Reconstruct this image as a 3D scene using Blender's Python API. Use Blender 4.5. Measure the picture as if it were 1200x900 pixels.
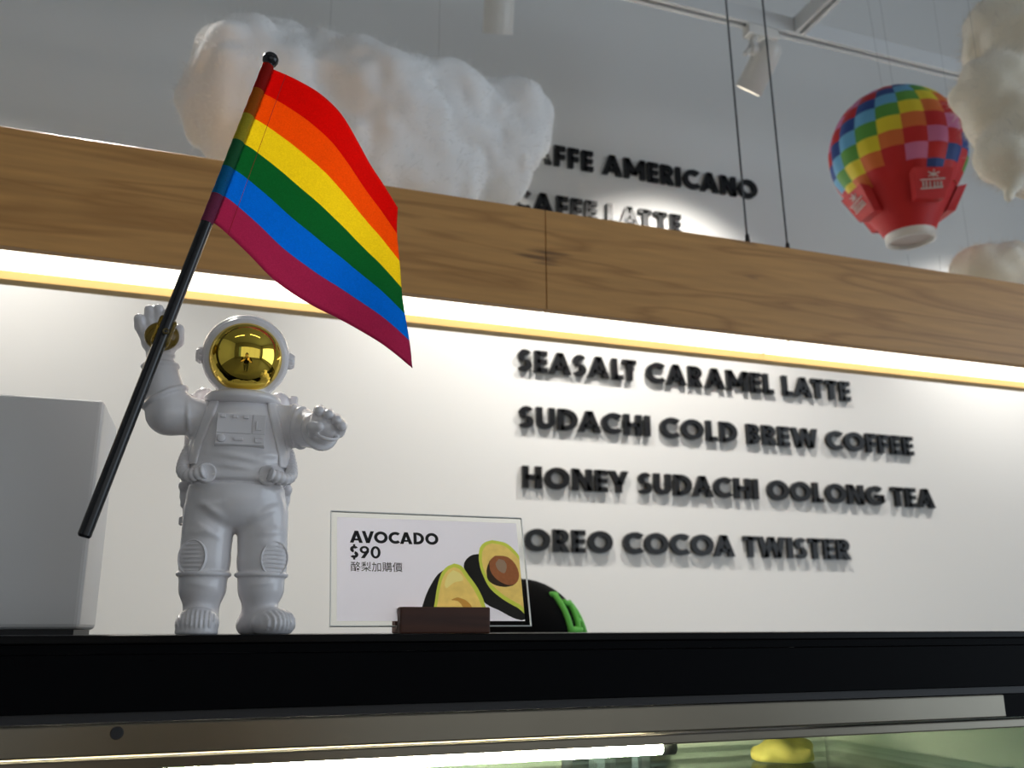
import bpy, math, random
import numpy as np
from mathutils import Vector, Matrix, Euler

R = math.radians
SC = bpy.context.scene
COL = SC.collection
for o in list(bpy.data.objects):
    bpy.data.objects.remove(o)

# ------------------------------------------------------------------ camera
EYE = 1.4515                       # the counter top is at 1.45 m
F_PX, PITCH, YAW, ROLL = 1080.0, R(15.02), R(19.5), R(-0.21)
cam = bpy.data.cameras.new('camera')
cam.sensor_fit = 'HORIZONTAL'; cam.sensor_width = 36.0
cam.lens = 36.0 * F_PX / 1200.0
cam.clip_start = 0.01; cam.clip_end = 60
cam_o = bpy.data.objects.new('camera', cam); COL.objects.link(cam_o)
fw = Vector((math.sin(YAW)*math.cos(PITCH), math.cos(YAW)*math.cos(PITCH), math.sin(PITCH)))
rt = Vector((math.cos(YAW), -math.sin(YAW), 0)); up = rt.cross(fw)
r2 = rt*math.cos(ROLL) + up*math.sin(ROLL); u2 = up*math.cos(ROLL) - rt*math.sin(ROLL)
cam_o.matrix_world = Matrix(((r2.x, u2.x, -fw.x, 0), (r2.y, u2.y, -fw.y, 0), (r2.z, u2.z, -fw.z, EYE), (0, 0, 0, 1)))
cam.dof.use_dof = True; cam.dof.focus_distance = 0.72; cam.dof.aperture_fstop = 10
SC.camera = cam_o

# ------------------------------------------------------------------ world, lights, exposure
SC.view_settings.view_transform = 'Standard'; SC.view_settings.look = 'None'
SC.view_settings.gamma = 1.0; SC.view_settings.use_curve_mapping = False
SC.view_settings.exposure = 0.0
W = bpy.data.worlds.new('world'); SC.world = W; W.use_nodes = True
bg = W.node_tree.nodes['Background']; bg.inputs[0].default_value = (0.62, 0.78, 1.0, 1); bg.inputs[1].default_value = 0.3
LED_STRENGTH = 3.6
TRACK_SPOT_W = 62.0

def area(name, loc, rot, sx, sy, energy, col):
    l = bpy.data.lights.new(name, 'AREA'); l.shape = 'RECTANGLE'; l.size = sx; l.size_y = sy
    l.energy = energy; l.color = col
    o = bpy.data.objects.new(name, l); COL.objects.link(o); o.location = loc; o.rotation_euler = rot
    return o
# daylight entering by the shop windows (right wall and the street front behind the camera)
area('daylight_side', (4.35, -1.8, 2.05), (0, R(90), 0), 2.8, 4.2, 80, (0.76, 0.87, 1.0))
area('daylight_street', (1.0, -4.35, 1.7), (R(90), 0, 0), 5.0, 2.6, 22, (1.0, 0.955, 0.935))

# ------------------------------------------------------------------ materials
def mat(name, col, rough=0.5, metal=0.0, spec=0.5, emit=None, estr=0.0, coat=0.0, noise=0.0, nscale=40, bump=0.0, trans=0.0, ior=1.45):
    m = bpy.data.materials.new(name); m.use_nodes = True
    nt = m.node_tree; b = nt.nodes['Principled BSDF']
    b.inputs['Base Color'].default_value = (*col, 1); b.inputs['Roughness'].default_value = rough
    b.inputs['Metallic'].default_value = metal; b.inputs['Specular IOR Level'].default_value = spec
    b.inputs['Coat Weight'].default_value = coat; b.inputs['Coat Roughness'].default_value = 0.08
    b.inputs['Transmission Weight'].default_value = trans; b.inputs['IOR'].default_value = ior
    if emit:
        b.inputs['Emission Color'].default_value = (*emit, 1); b.inputs['Emission Strength'].default_value = estr
    if noise or bump:
        tc = nt.nodes.new('ShaderNodeTexCoord'); nz = nt.nodes.new('ShaderNodeTexNoise')
        nz.inputs['Scale'].default_value = nscale; nz.inputs['Detail'].default_value = 5
        nt.links.new(tc.outputs['Object'], nz.inputs['Vector'])
        if noise:
            mx = nt.nodes.new('ShaderNodeMix'); mx.data_type = 'RGBA'
            mx.inputs[6].default_value = (*[c*(1-noise) for c in col], 1); mx.inputs[7].default_value = (*[min(1, c*(1+noise)) for c in col], 1)
            nt.links.new(nz.outputs['Fac'], mx.inputs[0]); nt.links.new(mx.outputs[2], b.inputs['Base Color'])
        if bump:
            bp = nt.nodes.new('ShaderNodeBump'); bp.inputs['Strength'].default_value = bump; bp.inputs['Distance'].default_value = 0.002
            nt.links.new(nz.outputs['Fac'], bp.inputs['Height']); nt.links.new(bp.outputs[0], b.inputs['Normal'])
    return m

def wood(name, c1, c2, dark, axis=0, rough=0.45):
    m = bpy.data.materials.new(name); m.use_nodes = True
    nt = m.node_tree; L = nt.links; b = nt.nodes['Principled BSDF']; b.inputs['Roughness'].default_value = rough
    tc = nt.nodes.new('ShaderNodeTexCoord'); mp = nt.nodes.new('ShaderNodeMapping')
    s = [13.0, 13.0, 13.0]; s[axis] = 1.0
    mp.inputs['Scale'].default_value = s
    L.new(tc.outputs['Object'], mp.inputs['Vector'])
    n1 = nt.nodes.new('ShaderNodeTexNoise'); n1.inputs['Scale'].default_value = 1.1; n1.inputs['Detail'].default_value = 3; n1.inputs['Distortion'].default_value = 0.6
    L.new(mp.outputs[0], n1.inputs['Vector'])
    mul = nt.nodes.new('ShaderNodeMath'); mul.operation = 'MULTIPLY'; mul.inputs[1].default_value = 9.0; L.new(n1.outputs['Fac'], mul.inputs[0])
    fr = nt.nodes.new('ShaderNodeMath'); fr.operation = 'PINGPONG'; fr.inputs[1].default_value = 1.0; L.new(mul.outputs[0], fr.inputs[0])
    rp = nt.nodes.new('ShaderNodeValToRGB'); e = rp.color_ramp.elements
    e[0].position = 0.0; e[0].color = (*c2, 1); e[1].position = 0.35; e[1].color = (*c1, 1)
    L.new(fr.outputs[0], rp.inputs[0])
    n2 = nt.nodes.new('ShaderNodeTexNoise'); n2.inputs['Scale'].default_value = 9.0; n2.inputs['Detail'].default_value = 4; L.new(mp.outputs[0], n2.inputs['Vector'])
    m1 = nt.nodes.new('ShaderNodeMix'); m1.data_type = 'RGBA'; m1.blend_type = 'MULTIPLY'; m1.inputs[0].default_value = 0.35
    L.new(rp.outputs[0], m1.inputs[6]); L.new(n2.outputs['Fac'], m1.inputs[7])
    # sparse dark flecks along the grain
    mp2 = nt.nodes.new('ShaderNodeMapping'); s2 = [30.0, 30.0, 42.0]; s2[axis] = 5.0; mp2.inputs['Scale'].default_value = s2
    L.new(tc.outputs['Object'], mp2.inputs['Vector'])
    n3 = nt.nodes.new('ShaderNodeTexNoise'); n3.inputs['Scale'].default_value = 1.0; n3.inputs['Detail'].default_value = 2; L.new(mp2.outputs[0], n3.inputs['Vector'])
    r3 = nt.nodes.new('ShaderNodeValToRGB'); r3.color_ramp.elements[0].position = 0.72; r3.color_ramp.elements[0].color = (0, 0, 0, 1); r3.color_ramp.elements[1].position = 0.80; r3.color_ramp.elements[1].color = (0.8, 0.8, 0.8, 1)
    L.new(n3.outputs['Fac'], r3.inputs[0])
    m2 = nt.nodes.new('ShaderNodeMix'); m2.data_type = 'RGBA'; m2.inputs[7].default_value = (*dark, 1)
    L.new(r3.outputs[0], m2.inputs[0]); L.new(m1.outputs[2], m2.inputs[6]); L.new(m2.outputs[2], b.inputs['Base Color'])
    return m

def clear(name, tint=(1, 1, 1), refl=0.08, rough=0.02):
    """thin clear sheet: see-through with a fresnel sheen"""
    m = bpy.data.materials.new(name); m.use_nodes = True
    nt = m.node_tree; nt.nodes.remove(nt.nodes['Principled BSDF']); out = nt.nodes['Material Output']
    t = nt.nodes.new('ShaderNodeBsdfTransparent'); t.inputs[0].default_value = (*tint, 1)
    g = nt.nodes.new('ShaderNodeBsdfGlossy'); g.inputs['Roughness'].default_value = rough
    lw = nt.nodes.new('ShaderNodeLayerWeight'); lw.inputs['Blend'].default_value = refl
    mx = nt.nodes.new('ShaderNodeMixShader')
    nt.links.new(lw.outputs['Fresnel'], mx.inputs[0]); nt.links.new(t.outputs[0], mx.inputs[1]); nt.links.new(g.outputs[0], mx.inputs[2])
    nt.links.new(mx.outputs[0], out.inputs['Surface'])
    return m

def translucent(name, col, amt=0.4, rough=0.6, weave=0.0, spec=0.2, nscale=30, bumpd=0.002, bump=0.0):
    m = bpy.data.materials.new(name); m.use_nodes = True
    nt = m.node_tree; L = nt.links; b = nt.nodes['Principled BSDF']; out = nt.nodes['Material Output']
    b.inputs['Base Color'].default_value = (*col, 1); b.inputs['Roughness'].default_value = rough; b.inputs['Specular IOR Level'].default_value = spec
    t = nt.nodes.new('ShaderNodeBsdfTranslucent'); t.inputs[0].default_value = (*col, 1)
    mx = nt.nodes.new('ShaderNodeMixShader'); mx.inputs[0].default_value = amt
    L.new(b.outputs[0], mx.inputs[1]); L.new(t.outputs[0], mx.inputs[2]); L.new(mx.outputs[0], out.inputs['Surface'])
    tc = nt.nodes.new('ShaderNodeTexCoord')
    if weave:
        nz = nt.nodes.new('ShaderNodeTexNoise'); nz.inputs['Scale'].default_value = weave; nz.inputs['Detail'].default_value = 2
        L.new(tc.outputs['Object'], nz.inputs['Vector'])
        mc = nt.nodes.new('ShaderNodeMix'); mc.data_type = 'RGBA'
        mc.inputs[6].default_value = (*[c*0.80 for c in col], 1); mc.inputs[7].default_value = (*[min(1, c*1.18) for c in col], 1)
        L.new(nz.outputs['Fac'], mc.inputs[0]); L.new(mc.outputs[2], b.inputs['Base Color']); L.new(mc.outputs[2], t.inputs[0])
    if bump:
        nz = nt.nodes.new('ShaderNodeTexNoise'); nz.inputs['Scale'].default_value = nscale; nz.inputs['Detail'].default_value = 6
        L.new(tc.outputs['Object'], nz.inputs['Vector'])
        bp = nt.nodes.new('ShaderNodeBump'); bp.inputs['Strength'].default_value = bump; bp.inputs['Distance'].default_value = bumpd
        L.new(nz.outputs['Fac'], bp.inputs['Height']); L.new(bp.outputs[0], b.inputs['Normal']); L.new(bp.outputs[0], t.inputs['Normal'])
    return m

def cottonwool(name, col):
    m = mat(name, col, 1.0, spec=0.0, bump=0.3, nscale=24); b = m.node_tree.nodes['Principled BSDF']
    b.inputs['Subsurface Weight'].default_value = 1.0; b.inputs['Subsurface Radius'].default_value = (1, 1, 1); b.inputs['Subsurface Scale'].default_value = .014
    return m

M = dict(
    wall=mat('white_paint', (0.78, 0.78, 0.765), 0.6, bump=0.05, nscale=90),
    shop=mat('shop_grey_paint', (0.30, 0.29, 0.27), 0.7),
    ceil=mat('ceiling_grey', (0.42, 0.43, 0.44), 0.8),
    floor=mat('concrete', (0.20, 0.19, 0.18), 0.45, noise=0.2, nscale=6),
    maple=wood('maple_veneer', (0.69, 0.355, 0.11), (0.52, 0.25, 0.07), (0.13, 0.06, 0.025)),
    maple_edge=mat('maple_edge', (0.66, 0.44, 0.17), 0.5, noise=.12, nscale=12),
    led=mat('led_diffuser', (0.9, 0.9, 0.9), 0.6, emit=(1.0, 0.90, 0.74), estr=LED_STRENGTH),
    seam=mat('diffuser_joint', (0.75, 0.6, 0.4), 0.6),
    cable=mat('steel_cable', (0.10, 0.105, 0.11), 0.4, metal=0.6),
    black=mat('black_satin', (0.012, 0.012, 0.014), 0.35),
    blacktop=mat('black_counter_top', (0.002, 0.002, 0.0025), 0.3, spec=0.12),
    fascia=mat('black_fascia', (0.002, 0.0022, 0.003), 0.6, spec=0.06),
    letter=mat('black_acrylic', (0.007, 0.0075, 0.009), 0.36, spec=.4),
    steel=mat('brushed_steel', (0.21, 0.19, 0.15), 0.30, metal=1.0, noise=0.12, nscale=14),
    alu=mat('aluminium', (0.72, 0.72, 0.68), 0.3, metal=1.0),
    grey=mat('grey_trim', (0.035, 0.035, 0.037), 0.45, spec=.3),
    white=mat('white_vinyl', (0.80, 0.775, 0.79), 0.24, coat=0.3),
    gold=mat('gold_mirror', (0.92, 0.66, 0.10), 0.035, metal=1.0),
    pole=mat('black_plastic', (0.012, 0.012, 0.014), 0.22),
    amber=mat('amber_rubber', (0.36, 0.24, 0.03), 0.12, trans=0.75, ior=1.3),
    ambers=mat('amber_dark', (0.10, 0.07, 0.015), 0.3),
    walnut=wood('walnut', (0.11, 0.035, 0.016), (0.06, 0.018, 0.009), (0.02, 0.008, 0.005), rough=.6),
    acrylic=clear('clear_acrylic', (0.99, 0.995, 0.99), 0.06),
    acrylic_edge=mat('acrylic_edge', (0.86, 0.87, 0.84), 0.15),
    paper=translucent('lilac_paper', (0.88, 0.875, 1.0), .80, .4, spec=.3),
    ink=mat('black_ink', (0.008, 0.008, 0.01), 0.4),
    box=mat('white_enamel', (0.70, 0.70, 0.70), 0.32, coat=0.1),
    glass=clear('case_glass', (0.88, 0.94, 0.90), 0.10),
    lampwhite=mat('lamp_white', (0.76, 0.74, 0.70), 0.3),
    track=mat('track_white', (0.72, 0.73, 0.73), 0.35),
    slot=mat('track_slot', (0.03, 0.03, 0.03), 0.5),
    lens=mat('lamp_lens', (1, 1, 1), 0.3, emit=(1.0, 0.9, 0.75), estr=6.0),
    cotton=cottonwool('cotton', (0.95, 0.94, 0.925)),
    cream=cottonwool('cream_cotton', (0.95, 0.85, 0.72)),
    fibre=translucent('cotton_fibre', (0.88, 0.87, 0.85), .5, 1.0, spec=0.0), fibre_cream=translucent('cream_fibre', (0.80, 0.73, 0.63), .5, 1.0, spec=0.0),
    thread=clear('nylon_thread', (0.80, 0.80, 0.80), 0.1),
    skin=mat('skin', (0.62, 0.42, 0.32), 0.5),
    hair=mat('black_hair', (0.015, 0.012, 0.010), 0.5),
    cloth=mat('black_cloth', (0.004, 0.004, 0.0045), 0.9, spec=0.1),
    denim=mat('dark_denim', (0.03, 0.035, 0.05), 0.8),
    green=mat('green_thread', (0.16, 0.62, 0.09), 0.6),
    shoe=mat('shoe_leather', (0.03, 0.025, 0.022), 0.5),
    eyew=mat('eye_white', (0.85, 0.85, 0.83), 0.2),
    pastry=mat('yellow_pastry', (0.75, 0.62, 0.16), 0.6, noise=0.25, nscale=60, bump=0.4),
    casein=mat('case_lining', (0.70, 0.74, 0.64), 0.4, noise=0.15, nscale=5),
)

# ------------------------------------------------------------------ object helpers
def tag(o, label=None, cat=None, group=None, kind=None):
    if label: o['label'] = label
    if cat: o['category'] = cat
    if group: o['group'] = group
    if kind: o['kind'] = kind
    return o

def thing(name, label, cat, loc=(0, 0, 0), rot=(0, 0, 0), group=None):
    o = bpy.data.objects.new(name, None); COL.objects.link(o); o.empty_display_size = 0.05
    o.location = loc; o.rotation_euler = rot
    return tag(o, label, cat, group)

def obj(name, geo, mats, parent=None, smooth=False, shift=(0, 0, 0)):
    v, f = geo[0], geo[1]
    v = np.asarray(v, float) - np.asarray(shift, float)
    me = bpy.data.meshes.new(name); me.from_pydata(v.tolist(), [], [tuple(int(i) for i in q) for q in f])
    for m_ in (mats if isinstance(mats, (list, tuple)) else [mats]): me.materials.append(m_)
    if len(geo) > 2: me.polygons.foreach_set('material_index', np.asarray(geo[2], np.int32))
    if smooth: me.polygons.foreach_set('use_smooth', np.ones(len(me.polygons), bool))
    me.validate(); me.update()
    o = bpy.data.objects.new(name, me); COL.objects.link(o)
    if parent: o.parent = parent
    return o

def bevel(o, w, seg=2, angle=40):
    m = o.modifiers.new('bevel', 'BEVEL'); m.width = w; m.segments = seg; m.limit_method = 'ANGLE'; m.angle_limit = R(angle)
    return o

def join(*gs):
    V, Fc, n = [], [], 0
    for g in gs:
        v = np.asarray(g[0], float); V.append(v); Fc += [tuple(i + n for i in q) for q in g[1]]; n += len(v)
    return np.vstack(V), Fc

def box(x0, x1, y0, y1, z0, z1):
    v = [(x, y, z) for x in (x0, x1) for y in (y0, y1) for z in (z0, z1)]
    return np.array(v, float), [(0, 1, 3, 2), (4, 6, 7, 5), (0, 4, 5, 1), (2, 3, 7, 6), (0, 2, 6, 4), (1, 5, 7, 3)]

def frame_from(d):
    d = np.asarray(d, float); d = d/np.linalg.norm(d)
    a = np.array([0, 0, 1.0]) if abs(d[2]) < 0.9 else np.array([1.0, 0, 0])
    u = np.cross(a, d); u /= np.linalg.norm(u); v = np.cross(d, u)
    return u, v, d

def lathe(prof, n=32, origin=(0, 0, 0), axis=(0, 0, 1), cap=True):
    """prof: list of (radius, height) turned about axis"""
    u, v, d = frame_from(axis); o = np.asarray(origin, float)
    V, Fc = [], []
    for r, h in prof:
        for k in range(n):
            a = 2*math.pi*k/n; V.append(o + d*h + (u*math.cos(a) + v*math.sin(a))*r)
    for i in range(len(prof)-1):
        for k in range(n):
            k2 = (k+1) % n; Fc.append((i*n+k, i*n+k2, (i+1)*n+k2, (i+1)*n+k))
    if cap:
        Fc.append(tuple(reversed(range(n)))); Fc.append(tuple((len(prof)-1)*n + k for k in range(n)))
    return np.array(V), Fc

def tube(pts, rad, n=12, cap=True):
    P = np.asarray(pts, float); m = len(P); rad = np.broadcast_to(np.asarray(rad, float), (m,))
    T = np.gradient(P, axis=0); T /= np.linalg.norm(T, axis=1)[:, None]
    u, v, _ = frame_from(T[0]); V, Fc = [], []
    for i in range(m):
        u = u - T[i]*np.dot(u, T[i]); u /= np.linalg.norm(u); v = np.cross(T[i], u)
        for k in range(n):
            a = 2*math.pi*k/n; V.append(P[i] + (u*math.cos(a) + v*math.sin(a))*rad[i])
    for i in range(m-1):
        for k in range(n):
            k2 = (k+1) % n; Fc.append((i*n+k, i*n+k2, (i+1)*n+k2, (i+1)*n+k))
    if cap:
        Fc.append(tuple(reversed(range(n)))); Fc.append(tuple((m-1)*n + k for k in range(n)))
    return np.array(V), Fc

def spline(pts, n):
    P = np.asarray(pts, float); t = np.r_[0, np.cumsum(np.linalg.norm(np.diff(P, axis=0), axis=1))]; t /= t[-1]
    Q = np.vstack([2*P[0]-P[1], P, 2*P[-1]-P[-2]]); out = []
    for s in np.linspace(0, 1, n):
        i = min(max(np.searchsorted(t, s, 'right')-1, 0), len(P)-2); w = (s-t[i])/(t[i+1]-t[i])
        p0, p1, p2, p3 = Q[i:i+4]
        out.append(0.5*((2*p1) + (-p0+p2)*w + (2*p0-5*p1+4*p2-p3)*w**2 + (-p0+3*p1-3*p2+p3)*w**3))
    return np.array(out)

def prism(polys, depth, to3d):
    """flat polygons (x, z) given thickness; to3d maps (x, depth, z)"""
    V, Fc = [], []
    for p in polys:
        n = len(V); k = len(p)
        V += [to3d(x, 0.0, z) for x, z in p] + [to3d(x, depth, z) for x, z in p]
        Fc.append(tuple(n+i for i in range(k))); Fc.append(tuple(n+k+i for i in reversed(range(k))))
        for i in range(k):
            j = (i+1) % k; Fc.append((n+j, n+i, n+k+i, n+k+j))
    return np.array(V, float), Fc

# ------------------------------------------------------------------ signed-distance sculpting
def smin(a, b, k):
    if k <= 0: return np.minimum(a, b)
    h = np.clip(0.5 + 0.5*(b-a)/k, 0, 1)
    return b + (a-b)*h - k*h*(1-h)

class Sculpt:
    def __init__(s, lo, hi, h):
        s.lo = np.asarray(lo, float); s.h = h
        s.n = np.ceil((np.asarray(hi)-s.lo)/h).astype(int)+1
        s.ax = [s.lo[i] + h*np.arange(s.n[i]) for i in range(3)]
        s.g = np.full(s.n, 50.0*h, np.float32)
    def reg(s, lo, hi):
        a = np.maximum(np.floor((np.asarray(lo)-s.lo)/s.h).astype(int), 0); b = np.minimum(np.ceil((np.asarray(hi)-s.lo)/s.h).astype(int)+1, s.n)
        sl = tuple(slice(a[i], max(b[i], a[i])) for i in range(3))
        X = np.meshgrid(*[s.ax[i][sl[i]] for i in range(3)], indexing='ij', sparse=True)
        return sl, X
    def put(s, sl, d, k, op):
        if op == 'u': s.g[sl] = smin(s.g[sl], d, k)
        elif op == 's': s.g[sl] = -smin(-s.g[sl], d, k)
    def cap(s, a, b, ra, rb=None, k=0, op='u', sy=1.0):
        rb = ra if rb is None else rb; a = np.asarray(a, float); b = np.asarray(b, float); m = max(ra, rb) + k + 4*s.h
        sl, X = s.reg(np.minimum(a, b)-m, np.maximum(a, b)+m)
        ba = b-a; L2 = max(ba@ba, 1e-12)
        p = [X[i]-a[i] for i in range(3)]
        t = np.clip((p[0]*ba[0]+p[1]*ba[1]+p[2]*ba[2])/L2, 0, 1)
        d = np.sqrt(sum((p[i]-ba[i]*t)**2*((1/sy**2) if i == 1 else 1) for i in range(3))) - (ra + (rb-ra)*t)
        s.put(sl, d, k, op); return s
    def ell(s, c, r, k=0, op='u', rot=None):
        c = np.asarray(c, float); r = np.asarray(r, float); m = r.max() + k + 4*s.h
        sl, X = s.reg(c-m, c+m); p = [X[i]-c[i] for i in range(3)]
        if rot is not None:
            Rm = np.array(Euler(rot).to_matrix()).T; p = [sum(Rm[i][j]*p[j] for j in range(3)) for i in range(3)]
        k0 = np.sqrt(sum((p[i]/r[i])**2 for i in range(3))); k1 = np.sqrt(sum((p[i]/r[i]**2)**2 for i in range(3)))+1e-9
        s.put(sl, k0*(k0-1)/k1, k, op); return s
    def tor(s, c, n, Rr, r, k=0, op='u', sx=1.0, sy=1.0):
        c = np.asarray(c, float); u, v, d = frame_from(n); m = Rr*max(sx, sy, 1) + r + k + 4*s.h
        sl, X = s.reg(c-m, c+m); p = [(X[i]-c[i]) for i in range(3)]
        p[0] = p[0]/sx; p[1] = p[1]/sy
        ax = sum(p[i]*d[i] for i in range(3)); q = np.sqrt(np.maximum(sum(p[i]**2 for i in range(3)) - ax**2, 0)) - Rr
        s.put(sl, np.sqrt(q*q + ax*ax) - r, k, op); return s
    def box(s, c, hf, r=0, k=0, op='u', rot=None):
        c = np.asarray(c, float); hf = np.asarray(hf, float); m = np.linalg.norm(hf) + k + 4*s.h
        sl, X = s.reg(c-m, c+m); p = [X[i]-c[i] for i in range(3)]
        if rot is not None:
            Rm = np.array(Euler(rot).to_matrix()).T; p = [sum(Rm[i][j]*p[j] for j in range(3)) for i in range(3)]
        q = [np.abs(p[i]) - (hf[i]-r) for i in range(3)]
        d = np.sqrt(sum(np.maximum(t, 0)**2 for t in q)) + np.minimum(np.maximum(np.maximum(q[0], q[1]), q[2]), 0) - r
        s.put(sl, d, k, op); return s
    def disp(s, fn, lo=None, hi=None):
        sl, X = s.reg(s.lo if lo is None else lo, (s.lo+s.h*s.n) if hi is None else hi)
        s.g[sl] = s.g[sl] + fn(*X).astype(np.float32); return s
    def cut_below(s, z):
        sl, X = s.reg(s.lo, s.lo+s.h*s.n); s.g = np.maximum(s.g, (z - X[2])).astype(np.float32); return s
    def keep(s, fn):
        sl, X = s.reg(s.lo, s.lo+s.h*s.n); s.g = np.maximum(s.g, fn(*X)).astype(np.float32); return s
    def front(s, x, z):
        i = int(round((x-s.lo[0])/s.h)); k = int(round((z-s.lo[2])/s.h)); c = s.g[i, :, k]; j = np.argmax(c < 0)
        if c[j] >= 0: return None
        t = c[j-1]/(c[j-1]-c[j]); return s.ax[1][j-1] + t*s.h
    def mesh(s, it=2):
        g = s.g.copy(); bgv = abs(s.h)*5
        for a in range(3):
            sl = [slice(None)]*3
            for e in (0, -1): sl[a] = e; g[tuple(sl)] = np.maximum(g[tuple(sl)], bgv*0.1)
        ins = g < 0; c = np.zeros(np.array(g.shape)-1, np.int8)
        offs = [(i, j, k) for i in (0, 1) for j in (0, 1) for k in (0, 1)]
        def sub(A, o): return A[tuple(slice(o[i], A.shape[i]-1+o[i]) for i in range(3))]
        for o in offs: c += sub(ins, o)
        act = np.argwhere((c > 0) & (c < 8)); idx = np.full(c.shape, -1, np.int64); idx[tuple(act.T)] = np.arange(len(act))
        val = {o: g[tuple((act+np.array(o)).T)] for o in offs}
        acc = np.zeros((len(act), 3)); cnt = np.zeros(len(act))
        for o in offs:
            for a in range(3):
                if o[a] == 0:
                    o2 = list(o); o2[a] = 1; o2 = tuple(o2); va, vb = val[o], val[o2]; mk = (va < 0) != (vb < 0)
                    t = np.where(mk, va/np.where(mk, va-vb, 1), 0); p = np.tile(np.array(o, float), (len(act), 1)); p[:, a] += t
                    acc += p*mk[:, None]; cnt += mk
        V = s.lo + s.h*(act + acc/cnt[:, None]); Q = []
        for a in range(3):
            b, d = (a+1) % 3, (a+2) % 3
            sl0 = [slice(None)]*3; sl1 = [slice(None)]*3; sl0[a] = slice(0, -1); sl1[a] = slice(1, None)
            A, B = ins[tuple(sl0)], ins[tuple(sl1)]; ed = np.argwhere(A != B)
            ok = (ed[:, b] > 0) & (ed[:, d] > 0) & (ed[:, b] < g.shape[b]-1) & (ed[:, d] < g.shape[d]-1); ed = ed[ok]
            q = []
            for db, dd in ((-1, -1), (0, -1), (0, 0), (-1, 0)):
                e = ed.copy(); e[:, b] += db; e[:, d] += dd; q.append(idx[tuple(e.T)])
            q = np.stack(q, 1); fl = ~A[tuple(ed.T)]; q[fl] = q[fl][:, ::-1]; Q.append(q)
        Q = np.vstack(Q); Q = Q[(Q >= 0).all(1)]
        E_ = np.vstack([Q[:, [i, (i+1) % 4]] for i in range(4)])
        for _ in range(it):
            S = np.stack([np.bincount(E_[:, 0], V[E_[:, 1], i], len(V)) for i in range(3)], 1); n = np.bincount(E_[:, 0], minlength=len(V))[:, None]
            V = np.where(n > 0, 0.5*V + 0.5*S/np.maximum(n, 1), V)
        return V, Q

_rng = np.random.default_rng(7); _LAT = _rng.random((32, 32, 32)).astype(np.float32)
def vnoise(x, y, z):
    x, y, z = np.broadcast_arrays(x, y, z); out = 0
    i = [np.floor(t).astype(int) for t in (x, y, z)]; f = [t-np.floor(t) for t in (x, y, z)]; f = [t*t*(3-2*t) for t in f]
    for a in (0, 1):
        for b in (0, 1):
            for c in (0, 1):
                w = (f[0] if a else 1-f[0])*(f[1] if b else 1-f[1])*(f[2] if c else 1-f[2])
                out = out + w*_LAT[(i[0]+a) % 32, (i[1]+b) % 32, (i[2]+c) % 32]
    return out - 0.5

# ------------------------------------------------------------------ the room
X0, X1, Y0, Y1, H = -3.6, 4.5, -4.5, 2.4, 4.4
def struct(name, geo, m): return tag(obj(name, geo, m), kind='structure')
struct('floor', box(X0-.15, X1+.15, Y0-.15, Y1+.15, -0.12, 0), M['floor'])
struct('ceiling', box(X0-.15, X1+.15, Y0-.15, Y1+.15, H, H+.12), M['ceil'])
struct('wall_back', box(X0-.15, X1+.15, Y1, Y1+.15, 0, H), M['wall'])
struct('wall_left', box(X0-.15, X0, Y0, Y1, 0, H), M['wall'])
struct('wall_right', join(box(X1, X1+.15, Y0, -4.0, 0, H), box(X1, X1+.15, 0.5, Y1, 0, H), box(X1, X1+.15, -4.0, 0.5, 0, .55), box(X1, X1+.15, -4.0, 0.5, 3.35, H)), M['wall'])
struct('wall_front', join(box(X0-.15, -2.2, Y0-.15, Y0, 0, H), box(3.4, X1+.15, Y0-.15, Y0, 0, H), box(-2.2, 3.4, Y0-.15, Y0, 0, .3), box(-2.2, 3.4, Y0-.15, Y0, 3.1, H)), M['shop'])
def window(name, a, b, fixed, along, z0, z1, n):
    fr = []
    for i in range(n+1):
        p = a + (b-a)*i/n
        fr.append(box(fixed+.03, fixed+.10, p-.03, p+.03, z0, z1) if along == 'y' else box(p-.03, p+.03, fixed-.10, fixed-.03, z0, z1))
    for z in (z0, z1-.06):
        fr.append(box(fixed+.03, fixed+.10, a, b, z, z+.06) if along == 'y' else box(a, b, fixed-.10, fixed-.03, z, z+.06))
    w = struct(name, join(*fr), M['black'])
    obj('pane', box(fixed+.06, fixed+.066, a, b, z0, z1) if along == 'y' else box(a, b, fixed-.066, fixed-.06, z0, z1), M['glass'], w)
window('window_1', -4.0, .5, X1, 'y', .55, 3.35, 3)
window('window_2', -2.2, 3.4, Y0, 'x', .3, 3.1, 4)

# shop lamps on the ceiling behind the camera (seen in the visor)
for i, (x, y, lab) in enumerate([(-1.2, -1.3, 'white linear ceiling lamp behind the camera, seen left in the gold visor'), (1.0, -1.0, 'white linear ceiling lamp behind the camera, seen right in the gold visor')]):
    t = thing('linear_ceiling_lamp', lab, 'lamp', (x, y, H), group='linear lamps on the shop ceiling')
    bevel(obj('housing', box(-.75, .75, -.05, .05, -.07, 0), M['lampwhite'], t), .005)
    obj('diffuser', box(-.73, .73, -.035, .035, -.076, -.07), mat('lamp_diffuser', (1, 1, 1), .5, emit=(1, .93, .82), estr=9), t)

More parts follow.
